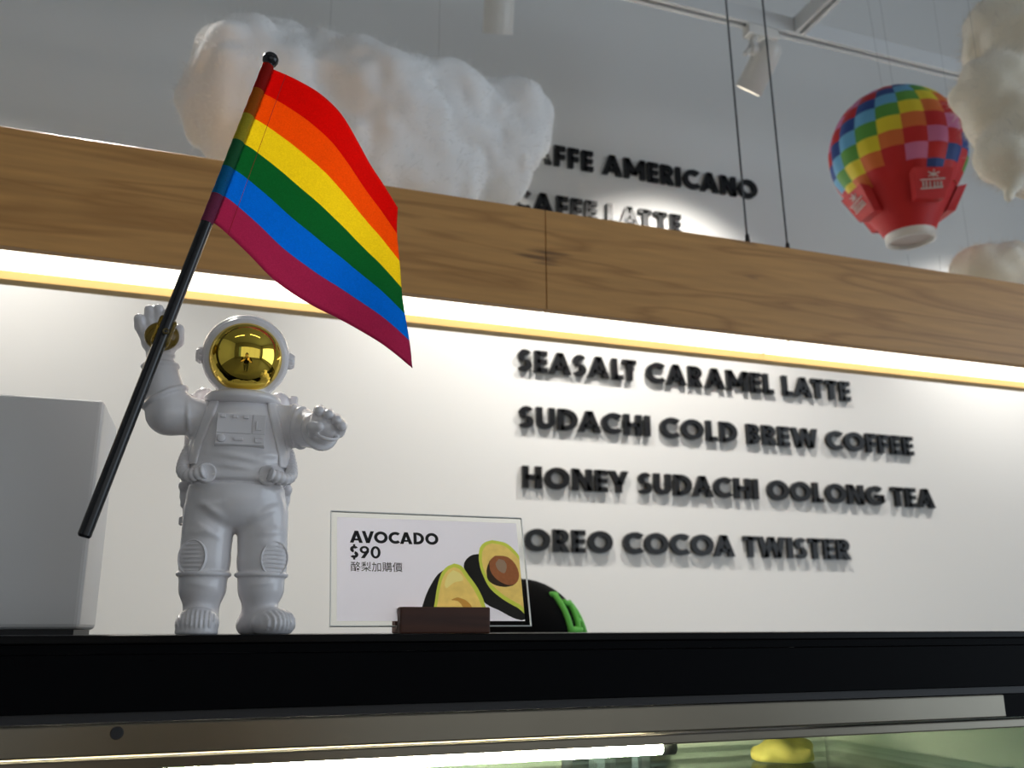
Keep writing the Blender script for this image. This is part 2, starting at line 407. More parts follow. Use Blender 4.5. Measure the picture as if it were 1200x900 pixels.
# ------------------------------------------------------------------ lettering
def bar(x0, x1, y0, y1): return [(x0, y0), (x1, y0), (x1, y1), (x0, y1)]
def dia(x0, y0, x1, y1, w):
    h = w*math.hypot(x1-x0, y1-y0)/abs(y1-y0)/2
    return [(x0-h, y0), (x0+h, y0), (x1+h, y1), (x1-h, y1)]
def arc(cx, cy, rx, ry, a0, a1, w, n=None):
    n = n or max(6, int(abs(a1-a0)/12)); out = []
    for i in range(n):
        t, u = R(a0+(a1-a0)*i/n), R(a0+(a1-a0)*(i+1)/n)
        p = lambda a, d: (cx+(rx-d)*math.cos(a), cy+(ry-d)*math.sin(a))
        out.append([p(t, 0), p(u, 0), p(u, w), p(t, w)])
    return out
w = .235
GLYPH = {
    'A': (.90, [dia(.12, 0, .45, 1, .245), dia(.78, 0, .45, 1, .245), bar(.22, .68, .19, .35)]),
    'B': (.60, [bar(0, w, 0, 1), bar(.1, .32, .83, 1), bar(.1, .32, .435, .60), bar(.1, .32, 0, .2)] + arc(.31, .73, .27, .27, -90, 90, .21) + arc(.31, .295, .29, .295, -90, 90, .21)),
    'C': (.80, arc(.5, .5, .5, .5, 48, 312, w)),
    'D': (.78, [bar(0, w, 0, 1), bar(.1, .32, 1-.19, 1), bar(.1, .32, 0, .22)] + arc(.30, .5, .48, .5, -90, 90, w)),
    'E': (.52, [bar(0, w, 0, 1), bar(.1, .52, .79, 1), bar(.1, .50, .40, .60), bar(.1, .52, 0, .21)]),
    'F': (.50, [bar(0, w, 0, 1), bar(.1, .50, .79, 1), bar(.1, .48, .37, .57)]),
    'G': (.90, arc(.5, .5, .5, .5, 48, 335, w) + [bar(.50, .90, .37, .545), bar(.72, .90, .14, .5)]),
    'H': (.74, [bar(0, w, 0, 1), bar(.74-w, .74, 0, 1), bar(.1, .64, .395, .605)]),
    'I': (w, [bar(0, w, 0, 1)]),
    'K': (.70, [bar(0, w, 0, 1), dia(.20, .42, .58, 1, .232), dia(.60, 0, .24, .55, .232)]),
    'L': (.48, [bar(0, w, 0, 1), bar(.1, .48, 0, .21)]),
    'M': (.98, [bar(0, .23, 0, 1), bar(.75, .98, 0, 1), dia(.49, .22, .11, 1, .232), dia(.49, .22, .87, 1, .232)]),
    'N': (.78, [bar(0, .23, 0, 1), bar(.55, .78, 0, 1), dia(.66, 0, .12, 1, .232)]),
    'O': (.98, arc(.49, .5, .49, .5, 0, 360, w, 32)),
    'R': (.62, [bar(0, w, 0, 1), bar(.1, .32, .79, 1), bar(.1, .32, .38, .55), dia(.50, 0, .28, .45, .232)] + arc(.31, .69, .29, .31, -90, 90, .215)),
    'S': (.54, arc(.27, .725, .265, .275, 25, 262, .215) + arc(.27, .275, .275, .28, 82, -152, .215)),
    'T': (.58, [bar(0, .58, .79, 1), bar(.29-w/2, .29+w/2, 0, 1)]),
    'U': (.72, [bar(0, w, .34, 1), bar(.72-w, .72, .34, 1)] + arc(.36, .36, .36, .36, 180, 360, w)),
    'V': (.84, [dia(.42, 0, .11, 1, .24), dia(.42, 0, .73, 1, .24)]),
    'W': (1.22, [dia(.32, 0, .11, 1, .225), dia(.32, 0, .61, 1, .225), dia(.90, 0, .61, 1, .225), dia(.90, 0, 1.11, 1, .225)]),
    'Y': (.78, [bar(.39-w/2, .39+w/2, 0, .45), dia(.39, .36, .12, 1, .232), dia(.39, .36, .66, 1, .232)]),
    '0': (.66, arc(.33, .5, .33, .51, 0, 360, .18, 28)),
    '9': (.62, arc(.31, .69, .31, .31, 0, 360, .17, 28) + [dia(.20, 0, .50, .55, .22)]),
}
GLYPH['$'] = (.54, GLYPH['S'][1] + [bar(.20, .34, -.13, .1), bar(.20, .34, .9, 1.13)])
KERN = {'DA': .10, 'CA': .06, 'LA': .04, 'LT': .12, 'AT': .12, 'AC': .07, 'OA': .10, 'TE': -.02, 'EA': .05, 'AF': -.02, 'AS': .03, 'SA': .05, 'TW': .04, 'AV': .14, 'VO': .07, 'CO': .03, 'OC': .03, 'EY': .05, 'KA': .05, 'OO': .03}
def layout(text, gap=.115, space=.43):
    out, x = [], 0
    prev = ''
    for ch in text:
        if ch == ' ': x += space - gap; prev = ''; continue
        x -= KERN.get(prev+ch, 0); prev = ch
        out.append((ch, x, GLYPH[ch][1])); x += GLYPH[ch][0] + gap
    return out, x - gap

def menu_line(text, x0, x1, z, hgt, label):
    t = thing('menu_lettering', label, 'lettering', (x0, Y1, EYE+z), group='raised black menu lettering on the white wall')
    lay, tot = layout(text); s = (x1-x0)/tot
    for ch, gx, polys in lay:
        P = [[((gx+px)*s, pz*hgt) for px, pz in p] for p in polys]
        obj('letter', prism(P, .013, lambda x, d, zz: (x, -.0132+d, zz)), M['letter'], t)
menu_line('CAFFE AMERICANO', .846, 1.725, 1.397, .067, 'black raised lettering reading CAFFE AMERICANO, topmost line on the wall')
menu_line('CAFFE LATTE', .847, 1.425, 1.2265, .066, 'black raised lettering reading CAFFE LATTE, half hidden behind the wooden beam')
menu_line('SEASALT CARAMEL LATTE', .865, 2.022, .7235, .064, 'black raised lettering reading SEASALT CARAMEL LATTE, just under the light beam')
menu_line('SUDACHI COLD BREW COFFEE', .868, 2.256, .557, .062, 'black raised lettering reading SUDACHI COLD BREW COFFEE')
menu_line('HONEY SUDACHI OOLONG TEA', .8765, 2.318, .385, .062, 'black raised lettering reading HONEY SUDACHI OOLONG TEA')
menu_line('OREO COCOA TWISTER', .8815, 1.961, .211, .062, 'black raised lettering reading OREO COCOA TWISTER, lowest line')

# ------------------------------------------------------------------ pendant light beam
BX0, BX1, SX = -2.4, 3.3, .5239
BZ0, BZ1, BY0, BY1 = .5035, .6785, 1.31, 1.4725
t = thing('pendant_light', 'long maple light beam with glowing white underside hung over the counter', 'lamp', (0, 0, EYE))
for a, b in ((BX0, SX-.0006), (SX+.0006, BX1)):
    bevel(obj('front_board', box(a, b, BY0, BY0+.018, BZ0, BZ1), M['maple'], t), .0008, 1)
bevel(obj('back_board', box(BX0, BX1, BY1-.026, BY1, BZ0, BZ1), [M['maple_edge']], t), .0008, 1)
obj('top_board', box(BX0, BX1, BY0+.0185, BY1-.0265, BZ1-.018, BZ1-.001), M['maple'], t)
for a in (BX0, BX1-.016):
    obj('end_board', box(a, a+.016, BY0+.0185, BY1-.0265, BZ0, BZ1-.019), M['maple'], t)
for a, b in ((BX0+.02, 1.024), (1.027, BX1-.02)):
    obj('light_diffuser', box(a, b, BY0+.019, BY1-.027, BZ0+.0135, BZ0+.0165), M['led'], t)
obj('diffuser_joint', box(1.0242, 1.0268, BY0+.019, BY1-.027, BZ0+.0125, BZ0+.0165), M['seam'], t)
for x, y in ((.944, 1.35), (1.0397, 1.36)):
    c = obj('suspension_cable', tube([(x, y, BZ1), (x-.02, y, 2.0), (x-.024, y, H-EYE)], .0019, 8), M['cable'], t)
    obj('cable_ferrule', lathe([(.007, 0), (.007, .012), (.0045, .022), (.0035, .034), (.002, .036)], 14, (x, y, BZ1)), M['black'], c)

# ------------------------------------------------------------------ light tracks and spotlights
TY, TZ = 1.9, 1.6495+EYE
t = thing('light_track', 'white light track running along the menu wall near the top', 'light track', (0, TY, TZ))
bevel(obj('rail', join(box(-2.2, 3.6, -.018, -.006, 0, .05), box(-2.2, 3.6, .006, .018, 0, .05), box(-2.2, 3.6, -.006, .006, .02, .05)), M['track'], t), .001, 1)
obj('slot', box(-2.2, 3.6, -.0058, .0058, .012, .0198), M['slot'], t)
for x in (-1.5, .2, 3.2):
    obj('hanging_rod', lathe([(.005, .05), (.005, H-TZ)], 10, (x, 0, 0)), M['track'], t)
t = thing('light_track', 'short white light track meeting the wall track at right angles, top edge', 'light track', (1.545, TY, TZ))
bevel(obj('rail', join(box(-.018, -.006, -.29, -.0185, 0, .05), box(.006, .018, -.29, -.0185, 0, .05), box(-.006, .006, -.29, -.0185, .02, .05)), M['track'], t), .001, 1)
obj('slot', box(-.0058, .0058, -.29, -.0185, .012, .0198), M['slot'], t)
obj('hanging_rod', lathe([(.005, .05), (.005, H-TZ)], 10, (0, -.20, 0)), M['track'], t)

def spotlight(x, label, head_c, axis, knob_side, power, aim, cone=104):
    t = thing('spotlight', label, 'spotlight', (x, TY, TZ), group='white spotlights on the wall track')
    bevel(obj('adapter', box(-.05, .05, -.017, .017, -.034, -.0005), M['lampwhite'], t), .003)
    hc = np.array(head_c) - np.array([x, TY, TZ]); a = np.array(axis, float); a /= np.linalg.norm(a)
    back = hc - a*.068
    arm0 = np.array([-.03, 0, -.036])
    u, v, d = frame_from(a); side = np.array([-1.0, 0, 0]); side = side - a*np.dot(side, a); side /= np.linalg.norm(side)
    piv = hc + side*.043 - a*.03
    obj('yoke', join(tube([arm0 + np.array([.01, 0, .004]), arm0 + np.array([-.004, 0, -.02]), piv + np.array([-.004, 0, .02]), piv], .009, 10),
                     tube([piv - side*.012, piv + side*.014], .015, 16)), M['lampwhite'], t, True)
    obj('locking_lever', tube([piv + side*.012, piv + side*.012 + np.array([-.022, -.004, -.026])], .0065, 10), M['lampwhite'], t, True)
    prof = [(.002, -.072), (.018, -.071), (.028, -.066), (.034, -.055), (.037, -.035), (.0385, 0), (.039, .055), (.0395, .068), (.0385, .070), (.036, .069), (.0355, .050), (.002, .048)]
    hd = obj('lamp_head', lathe(prof, 36, hc, a), M['lampwhite'], t, True)
    obj('lens', lathe([(.001, .050), (.034, .050), (.034, .053), (.001, .053)], 32, hc, a), M['lens'], hd)
    obj('rim', lathe([(.0355, .066), (.0398, .066), (.0398, .071), (.0355, .071), (.0355, .066)], 36, hc, a, cap=False), M['lampwhite'], hd)
    l = bpy.data.lights.new('spot_light', 'SPOT'); l.energy = power; l.color = (1, .95, .88); l.spot_size = R(cone); l.spot_blend = 1.0; l.shadow_soft_size = .03
    lo = bpy.data.objects.new('spot_light', l); COL.objects.link(lo); lo.parent = t
    lo.location = (hc + a*.075).tolist()
    lo.rotation_euler = (Vector(aim) - Vector(head_c)).to_track_quat('-Z', 'Y').to_euler()
spotlight(1.425, 'white spotlight hanging under the track behind the two cables', (1.415, TY, 1.525+EYE), (-.20, .64, -.74), -1, TRACK_SPOT_W*.95, (1.36, 2.4, .52+EYE))
spotlight(.62, 'white spotlight cut off by the top edge above the big cloud', (.642, TY-.0, 1.535+EYE), (.14, .58, -.80), -1, TRACK_SPOT_W*.85, (.70, 2.4, .42+EYE), 96)
spotlight(-.62, 'added white spotlight, unseen beyond the left edge, to light the wall', (-.61, TY, 1.535+EYE), (.0, .55, -.83), -1, TRACK_SPOT_W*.9, (-.42, 2.4, .08+EYE), 92)  # extra lamp added out of view to wash the left of the wall

spotlight(-.30, 'added white spotlight, unseen above the frame, turned back to backlight the flag', (-.30, TY-.03, 1.535+EYE), (.20, -.68, -.73), -1, 160, (.11, .70, 1.62), 48)  # extra unseen lamp, added so the flag and card glow from behind
spotlight(2.72, 'added white spotlight, unseen beyond the right edge, to brighten the wall', (2.72, TY, 1.535+EYE), (-.12, .58, -.80), -1, TRACK_SPOT_W*.95, (2.5, 2.4, .22+EYE), 100)  # unseen lamp added to brighten the right part of the menu wall

# ------------------------------------------------------------------ cotton clouds
def cloud(label, lobes, lo, hi, m, spurs=(), amp=1.0, h=.008, sc=1.0):
    lobes = [(tuple(np.array(c)*sc), r*sc, q) for c, r, q in lobes]; spurs = [(tuple(np.array(a)*sc), tuple(np.array(b)*sc), r*sc) for a, b, r in spurs]; lo = np.array(lo)*sc; hi = np.array(hi)*sc
    ctr = np.mean([l[0] for l in lobes], axis=0); base = np.array([ctr[0], ctr[1], ctr[2]+EYE])
    t = thing('cotton_cloud', label, 'cloud', base.tolist(), group='white cotton clouds hung from the ceiling')
    s = Sculpt(lo, hi, h)
    for c, r, sq in lobes: s.ell(c, (r, r*sq, r*.96), k=.05)
    for a, b, r in spurs: s.cap(a, b, r, .002, k=.03)
    s.disp(lambda x, y, z: -.050*amp*np.abs(vnoise(x*8+3, y*8, z*8)) + .045*amp*vnoise(x*6, y*6, z*6+2) - .040*amp*np.abs(vnoise(x*16, y*16, z*16+4)) + .020*amp*vnoise(x*21, y*21+5, z*21) + .006*amp*vnoise(x*50, y*50, z*50+9))
    V, Q = s.mesh(3); V = V - ctr
    body = obj('cotton', (V, Q), m, t, True)
    # loose cotton fibres standing off the surface
    rg = np.random.default_rng(len(V)); n = int(len(V)*.6); pk = rg.integers(0, len(V), n)
    nv = np.zeros((len(V), 3)); body.data.vertices.foreach_get('normal', nv.ravel()); nv = np.array([v.normal[:] for v in body.data.vertices])
    Fv, Ff = [], []
    for i in pk:
        p = V[i]; d = nv[i] + rg.normal(0, .7, 3); d /= np.linalg.norm(d); c2_ = rg.normal(0, 1, 3); sd = np.cross(d, c2_); sd = sd/np.linalg.norm(sd)*.00032; ln = rg.uniform(.006, .022)
        b0 = len(Fv); q1 = p + d*ln*.5 + c2_*ln*.10; q2 = p + d*ln + c2_*ln*.30
        p = p - d*.004; Fv += [p-sd, p+sd, q1-sd*.8, q1+sd*.8, q2]; Ff += [(b0, b0+1, b0+3, b0+2), (b0+2, b0+3, b0+4)]
    tag(obj('loose_fibres', (Fv, Ff), M['fibre'] if m is M['cotton'] else M['fibre_cream'], t, True), kind='stuff')
    obj('hanging_thread', join(*[tube([(dx, 0, .02), (dx, 0, H-base[2])], .0004, 5) for dx in (-.12, .12)]), M['thread'], t)
big = [((.075, 1.9, 1.165), .135, .9), ((.155, 1.92, 1.225), .115, .9), ((.265, 1.9, 1.165), .14, .9), ((.40, 1.9, 1.115), .155, .9), ((.53, 1.9, 1.12), .13, .9),
       ((.655, 1.9, 1.175), .095, 1), ((.572, 1.9, 1.055), .095, 1), ((.228, 1.9, 1.0), .15, .9), ((.076, 1.9, 1.05), .095, 1), ((.42, 1.88, 1.0), .14, .9), ((.50, 1.82, 1.16), .08, 1), ((.36, 1.80, 1.13), .09, 1)]
cloud('long white cotton cloud behind the rainbow flag above the wooden beam', big, (-.2, 1.6, .78), (.9, 2.2, 1.5), M['cotton'], spurs=[((-.03, 1.9, 1.15), (-.085, 1.9, 1.142), .03)], sc=.92)
cloud('cream cotton cloud at the right edge in front of the balloon',
      [((1.907, 1.52, 1.475), .105, 1), ((1.835, 1.5, 1.29), .085, 1), ((1.895, 1.5, 1.17), .11, 1), ((1.797, 1.5, 1.10), .06, 1), ((2.025, 1.55, 1.34), .14, 1), ((2.055, 1.55, 1.16), .10, 1)], (1.6, 1.3, .92), (2.25, 1.8, 1.68), M['cream'], spurs=[((1.835, 1.5, 1.07), (1.79, 1.5, 1.0), .02)], amp=.9, sc=.87)
cloud('small cream cotton cloud peeking over the beam at the right edge',
      [((2.135, 1.9, .985), .075, 1), ((2.225, 1.9, 1.015), .085, 1), ((2.34, 1.9, .99), .09, 1), ((2.22, 1.95, .94), .08, 1)], (1.95, 1.72, .82), (2.52, 2.12, 1.18), M['cream'], amp=.6, sc=.9)

# ------------------------------------------------------------------ hot-air balloon
BC = np.array([1.862, 1.9, 1.325])*.92; BR = .186*.92
t = thing('hot_air_balloon', 'toy hot air balloon in rainbow checks hanging at the upper right', 'balloon', (BC + [0, 0, EYE]).tolist(), (R(0), R(-3), R(12)))
bm_ = {'navy': mat('navy_cloth', (.020, .065, .27), .55), 'sky': mat('sky_blue_cloth', (.14, .42, .66), .55), 'green': mat('green_cloth', (.11, .34, .05), .55), 'yellow': mat('yellow_cloth', (.80, .66, .03), .55),
       'orange': mat('orange_cloth', (.72, .17, .035), .55), 'red': mat('red_cloth', (.58, .018, .020), .55), 'pink': mat('pink_cloth', (.66, .20, .40), .55)}
seq = ['navy', 'sky', 'green', 'yellow', 'orange', 'red', 'pink', 'red']; names = list(bm_)
CHK, FLAP = 3, -115
NG, SUB, RSUB = 18, 6, 4
q_ = BR/.186
prof = [(.0, .205*q_)] + [(BR*math.sin(R(a)), (.012 + .193*math.cos(R(a)))*q_) for a in (11, 25, 39, 53, 67, 81, 95)] + [(.179*q_, -.045*q_), (.160*q_, -.085*q_), (.137*q_, -.123*q_)]
rows = len(prof)-1
V, Fc, MI = [], [], []
pp = spline([(r, 0, z) for r, z in prof], rows*RSUB+1)
for i in range(len(pp)):
    for k in range(NG*SUB):
        a = 2*math.pi*k/(NG*SUB); bulge = 1 + .028*abs(math.sin(math.pi*(k % SUB)/SUB)) - .014
        r = max(pp[i][0], .0015)*bulge; V.append((r*math.cos(a), r*math.sin(a), pp[i][2]))
for i in range(len(pp)-1):
    row = i//RSUB
    for k in range(NG*SUB):
        k2 = (k+1) % (NG*SUB); Fc.append((i*NG*SUB+k, (i+1)*NG*SUB+k, (i+1)*NG*SUB+k2, i*NG*SUB+k2))
        c_ = seq[(k//SUB + row + CHK) % 8]
        az = (math.degrees(2*math.pi*(k//SUB+.5)/NG) - (FLAP-45) + 45) % 90 - 45
        if row >= rows-1 and abs(az) < 22 or row >= rows-2 and abs(az) < 4: c_ = 'red'
        MI.append(names.index(c_))
obj('envelope', (V, Fc, MI), [bm_[n] for n in names], t, True)
obj('throat', lathe([(r*q_, z*q_) for r, z in ((.136, -.121), (.110, -.165), (.084, -.208), (.068, -.240))], 60, cap=False), bm_['red'], t, True)
obj('mouth_ring', lathe([(r*q_, z*q_) for r, z in ((.068, -.238), (.066, -.262), (.058, -.264), (.059, -.240), (.068, -.238))], 48, cap=False), M['lampwhite'], t, True)
obj('mouth_cover', lathe([(r*q_, z*q_) for r, z in ((.001, -.252), (.0585, -.252), (.0585, -.249), (.001, -.249))], 40), mat('pale_lining', (.62, .55, .53), .6), t)
for ang in (FLAP, FLAP-90, FLAP+90, FLAP+180):
    ca, sa = math.cos(R(ang)), math.sin(R(ang))
    def P(u, r, z): return (q_*(ca*r - sa*u), q_*(sa*r + ca*u), q_*z)
    V = [P(-.058, .132, -.118), P(.058, .132, -.118), P(.040, .096, -.186), P(-.040, .096, -.186), P(-.058, .160, -.112), P(.058, .160, -.112), P(.042, .122, -.186), P(-.042, .122, -.186)]
    Fp = [(0, 1, 2, 3), (7, 6, 5, 4), (0, 4, 5, 1), (1, 5, 6, 2), (2, 6, 7, 3), (3, 7, 4, 0)]
    p = obj('banner_flap', (V, Fp), bm_['red'], t)
    def Q(u, s_, off=.0012): return P(u, .160 - .038*s_ + off*.9, -.112 - .074*s_ - off*.3)
    st = [tube([Q(-.036, .42), Q(.034, .36)], .0018, 6), tube([Q(-.032, .70), Q(.030, .64)], .0018, 6), tube([Q(0, .08), Q(0, .34)], .0016, 6), tube([Q(-.016, .16), Q(.014, .30)], .0016, 6), tube([Q(.016, .16), Q(-.014, .30)], .0016, 6)]
    for u in (-.028, -.019, -.008, .004, .014, .024): st.append(tube([Q(u, .46), Q(u+.003, .64)], .0020, 6))
    obj('white_print', join(*st), M['lampwhite'], p)
obj('hanging_thread', join(*[tube([(x, 0, .2*q_), (x*1.6, 0, H-EYE-BC[2])], .0005, 5) for x in (-.02, .03)] + [tube([(.06*math.cos(R(a)), .06*math.sin(R(a)), -.295), (.05*math.cos(R(a)), .05*math.sin(R(a)), -.41)], .0005, 5) for a in (200, 300, 30)]), M['thread'], t)

# ------------------------------------------------------------------ display case
CT = 1.45
CX0, CX1, CY0, CY1 = -.75, .80, .66, 1.07
t = thing('display_case', 'black topped glass display case with steel trim across the bottom', 'display case', (0, 0, 0))
bevel(obj('counter_top', box(CX0, CX1, CY0, CY1, CT-.0055, CT), M['blacktop'], t), .0008, 2)
obj('top_edge_trim', box(CX0, CX1, CY0+.002, CY1-.002, CT-.0115, CT-.0060), M['fascia'], t)
bevel(obj('fascia', box(CX0, CX1, CY0+.0005, CY0+.03, CT-.047, CT-.0120), M['fascia'], t), .0006, 1)
obj('grey_strip', box(CX0, CX1, CY0+.003, CY0+.03, CT-.0530, CT-.0472), M['grey'], t)  # dark grey strip between the black fascia and the steel trim
p = bevel(obj('steel_trim', box(CX0, .691, CY0, CY0+.012, CT-.0725, CT-.0535), M['steel'], t), .0012, 2)
obj('lock_plug', lathe([(.001, .002), (.0035, .002), (.0040, .0012), (.0040, -.002)], 24, (-.029, CY0, CT-.0590), (0, -1, 0)), M['grey'], p)
obj('trim_corner', box(.6915, CX1, CY0+.001, CY0+.03, CT-.0725, CT-.0535), M['fascia'], t)
bevel(obj('glass_rail', box(CX0, CX1, CY0+.002, CY0+.014, CT-.0815, CT-.0745), M['steel'], t), .001, 2)
obj('front_glass', box(CX0+.02, CX1-.02, CY0+.006, CY0+.011, .35, CT-.082), M['glass'], t)
for a in (CX0, CX1-.018):
    obj('side_panel', box(a, a+.018, CY0+.031, CY1-.002, 0, CT-.012), M['casein'], t)
obj('base_cabinet', box(CX0+.019, CX1-.019, CY0+.02, CY1-.02, 0, .345), M['fascia'], t)
obj('inner_ceiling', box(CX0+.019, CX1-.019, CY0+.031, CY1-.03, CT-.078, CT-.073), M['alu'], t)
p = obj('light_tube', tube([(-.72, .70, CT-.088), (.372, .70, CT-.088)], .0055, 14), mat('case_lamp', (1, 1, .9), .4, emit=(1.0, .93, .70), estr=220.0), t, True)
obj('tube_cap', tube([(.372, .70, CT-.088), (.384, .70, CT-.088)], .0062, 14), M['grey'], p, True)
for x in (-.30, .437, .490, .533):
    obj('door_post', box(x-.010, x+.010, CY1-.06, CY1-.03, .345, CT-.079), M['alu'], t)
for a, b in ((-.72, .42), (.55, .775)):
    obj('rear_door', box(a, b, CY1-.045, CY1-.038, .345, CT-.079), M['casein'], t)
obj('rear_window', box(.45, .52, CY1-.045, CY1-.040, .345, CT-.079), M['glass'], t)
for z in (CT-.128, CT-.42):
    obj('glass_shelf', box(CX0+.03, CX1-.03, .74, CY1-.07, z-.006, z), M['glass'], t)
obj('shelf_edge_strip', box(CX0+.03, CX1-.03, .735, .7395, CT-.134, CT-.126), mat('strip_edge', (.55, .60, .52), .3), t)
obj('deck', box(CX0+.019, CX1-.019, CY0+.031, CY1-.046, .3455, .36), M['casein'], t)
def pastry(x, y, r, label):
    s = Sculpt((-r*1.4, -r*1.4, -.001), (r*1.4, r*1.4, r*1.2), .003)
    s.ell((0, 0, r*.3), (r, r, r*.55), k=.01); s.disp(lambda X, Y, Z: .012*vnoise(X*60, Y*60, Z*60)); s.cut_below(0)
    V, Q = s.mesh(2); o = obj('pastry', (V, Q), M['pastry'], None, True); o.location = (x, y, CT-.128)
    tag(o, label, 'pastry', 'yellow pastries in the glass case')
pastry(.60, .86, .030, 'yellow pastry behind the case glass, bottom edge right of centre')

# ------------------------------------------------------------------ plain white box on the counter
t = thing('box', 'plain white enamelled box standing on the counter at the left edge', 'box', (-.1955, .853, CT), (0, 0, R(-2)))
bw, bd, bh = .128, .053, .1845
bevel(obj('body', box(-bw, bw, -bd, bd, .004, bh), M['box'], t), .004, 3)
obj('base_plate', box(-bw+.004, bw-.004, -bd+.004, bd-.004, 0, .0039), M['grey'], t)

# ------------------------------------------------------------------ astronaut figurine  (millimetres, facing -y)
AB = (.0423, .715, CT); AR = (0, 0, R(-3.385))
ast = thing('astronaut_figurine', 'glossy white toy astronaut with mirrored gold visor raising one hand', 'figurine', AB, AR)
K = .001
S = Sculpt((-96, -58, -2), (78, 50, 248), 1.0)
S.ell((-7.5, 0, 128), (37.5, 27, 42), k=6).ell((-7, 0, 152), (31, 22.5, 24), k=8)                # torso
S.ell((-7.5, 0, 98), (35.5, 26, 24), k=6).ell((-7.5, 1, 88), (33, 23, 14), k=5)                  # hips
S.box((-7.5, 0, 112), (34.8, 24.5, 9), r=9, k=3)
for sx, hx, kx, lx, ax_ in ((-1, -25.5, -26.2, -26.2, -26.0), (1, 12.5, 14.2, 14.6, 14.5)):
    S.cap((hx, 0, 86), (kx, -1, 52), 18.6, 17.8, k=3).cap((kx, -1, 52), (kx, -1, 42), 17.8, 17.2, k=2)
    S.ell((lx, -.5, 32), (16.6, 17, 13), k=3).cap((lx, 0, 28), (ax_, 1, 14), 13.2, 12.4, k=4)
    S.tor((kx, -1, 42), (0, 0, 1), 17.5, 1.9, k=.4)
# boots
S.ell((-27.4, -12, 7.5), (15.0, 17, 11.5), k=4).ell((-26.6, 8, 7), (13, 13.5, 10.5), k=5)
S.ell((24.5, -10, 7.5), (15.2, 16, 11.5), k=4, rot=(0, 0, R(38))).ell((11.5, 6, 7), (13, 13.5, 10.5), k=5)
# raised arm and its sleeve bands
S.cap((-33, 1, 157), (-60, 0, 160.5), 13.5, 15.6, k=7).cap((-60, 0, 160.5), (-68.5, -2, 186), 16.4, 13.6, k=5).cap((-68.5, -2, 186), (-70, -3, 203), 11.8, 9.2, k=5)
S.tor((-64, 0, 171.5), (-.5, 0, .86), 16.2, 2.0, k=.6).tor((-46, 1, 158), (1, 0, .15), 15.2, 1.7, k=.6).tor((-69.2, -2.4, 195), (-.08, 0, 1), 12.2, 1.9, k=.8).tor((-69.6, -3, 203), (-.08, 0, 1), 9.0, 1.5, k=1)
# raised hand
S.ell((-72, -3, 215), (13, 6.5, 11.5), k=3)
S.cap((-70, -3, 206), (-72, -3, 214), 8.5, 10, k=4)
for b_, m_, e_ in (((-82, -2, 218), (-86.2, -2.5, 225), (-87.4, -5, 230.5)), ((-77, -1.5, 222), (-80.2, -2, 232), (-80.8, -5, 238)), ((-71.5, -1.5, 223), (-74, -2, 233), (-74.4, -5, 239.5)), ((-66, -1.5, 222), (-67, -2, 231), (-67.2, -5, 236.5))):
    S.cap(b_, m_, 4.4, 4.2, k=1.5).cap(m_, e_, 4.2, 3.9, k=1.2)
S.cap((-66, -4, 209), (-59.5, -6, 215), 5.6, 5.6, k=2.5).cap((-59.5, -6, 215), (-58.6, -9, 222.5), 5.5, 4.8, k=1.5)
# lower arm held out, cuff and fist
S.cap((13, 1, 159), (33, -2, 154.5), 13.5, 14.6, k=7).cap((33, -2, 154.5), (47, -18, 149), 14.8, 13.6, k=5)
S.tor((29.5, -1, 155.5), (1, -.15, -.1), 15.2, 1.9, k=.6).tor((37, -6, 153), (.85, -.5, -.1), 15.4, 1.6, k=.6)
S.tor((49.5, -24, 147), (.36, -.9, .15), 12.6, 2.6, k=2).cap((46, -17, 149), (49.5, -25, 147), 12.6, 11.8, k=2)
S.ell((52.5, -32, 149.5), (11.2, 9, 9), k=2.5, rot=(0, R(28), 0))
for bx, bz, tx, tz in ((46.5, 157, 47.5, 160.5), (53.2, 154.5, 54.3, 158.2), (59.2, 150.5, 60.5, 154.4), (63.0, 146.5, 64.2, 150.0)):
    S.cap((bx, -33, bz-1), (tx, -36, tz), 4.3, 4.4, k=1.0).cap((tx, -36, tz), (tx-.6, -42, tz-1.6), 4.3, 3.7, k=.6)
S.cap((44, -34, 144), (42.8, -40, 147), 4.6, 4.2, k=2).cap((42.8, -40, 147), (47.5, -43, 146.6), 4.1, 3.6, k=1.2)
S.tor((53, -36, 142.5), (.2, -.5, .8), 8.5, 1.5, k=2)
# folds, the waist joint and the ribbed toe caps
def ridge(ax, az, bx, bz, wdt, amp, y=-1):
    def fn(x, y_, z):
        dx, dz = bx-ax, bz-az; t = np.clip(((x-ax)*dx+(z-az)*dz)/(dx*dx+dz*dz), 0, 1)
        d2 = (x-ax-dx*t)**2 + (z-az-dz*t)**2
        return -1.25*amp*np.exp(-d2/wdt**2)*(np.clip(-y_/8+.2, 0, 1) if y < 0 else 1)*np.sin(np.pi*np.clip(t, .06, .94))
    return fn
S.disp(lambda x, y, z: 2.6*np.exp(-((z-107.4)/.9)**2) - .9*np.exp(-((z-111)/2.0)**2) + 0*x*y, (-48, -40, 100), (34, 40, 115))
for q in ((-30, 128, 12, 122, 2.6, 1.5), (-34, 121, 6, 116, 2.4, 1.3), (2, 126, 24, 130, 3, 1.2), (-38, 96, -12, 78, 3, 1.7), (-34, 90, -16, 92, 2.4, 1.1), (24, 92, 0, 77, 3, 1.6), (-40, 72, -20, 70, 3, 1.3), (-36, 78, -14, 66, 2.5, 1.2), (6, 70, 28, 74, 3, 1.3), (10, 64, 28, 62, 2.4, .9), (-38, 36, -18, 33, 2.4, .9), (4, 34, 26, 37, 2.4, .9)):
    S.disp(ridge(*q), (-50, -40, 20), (40, 20, 140))
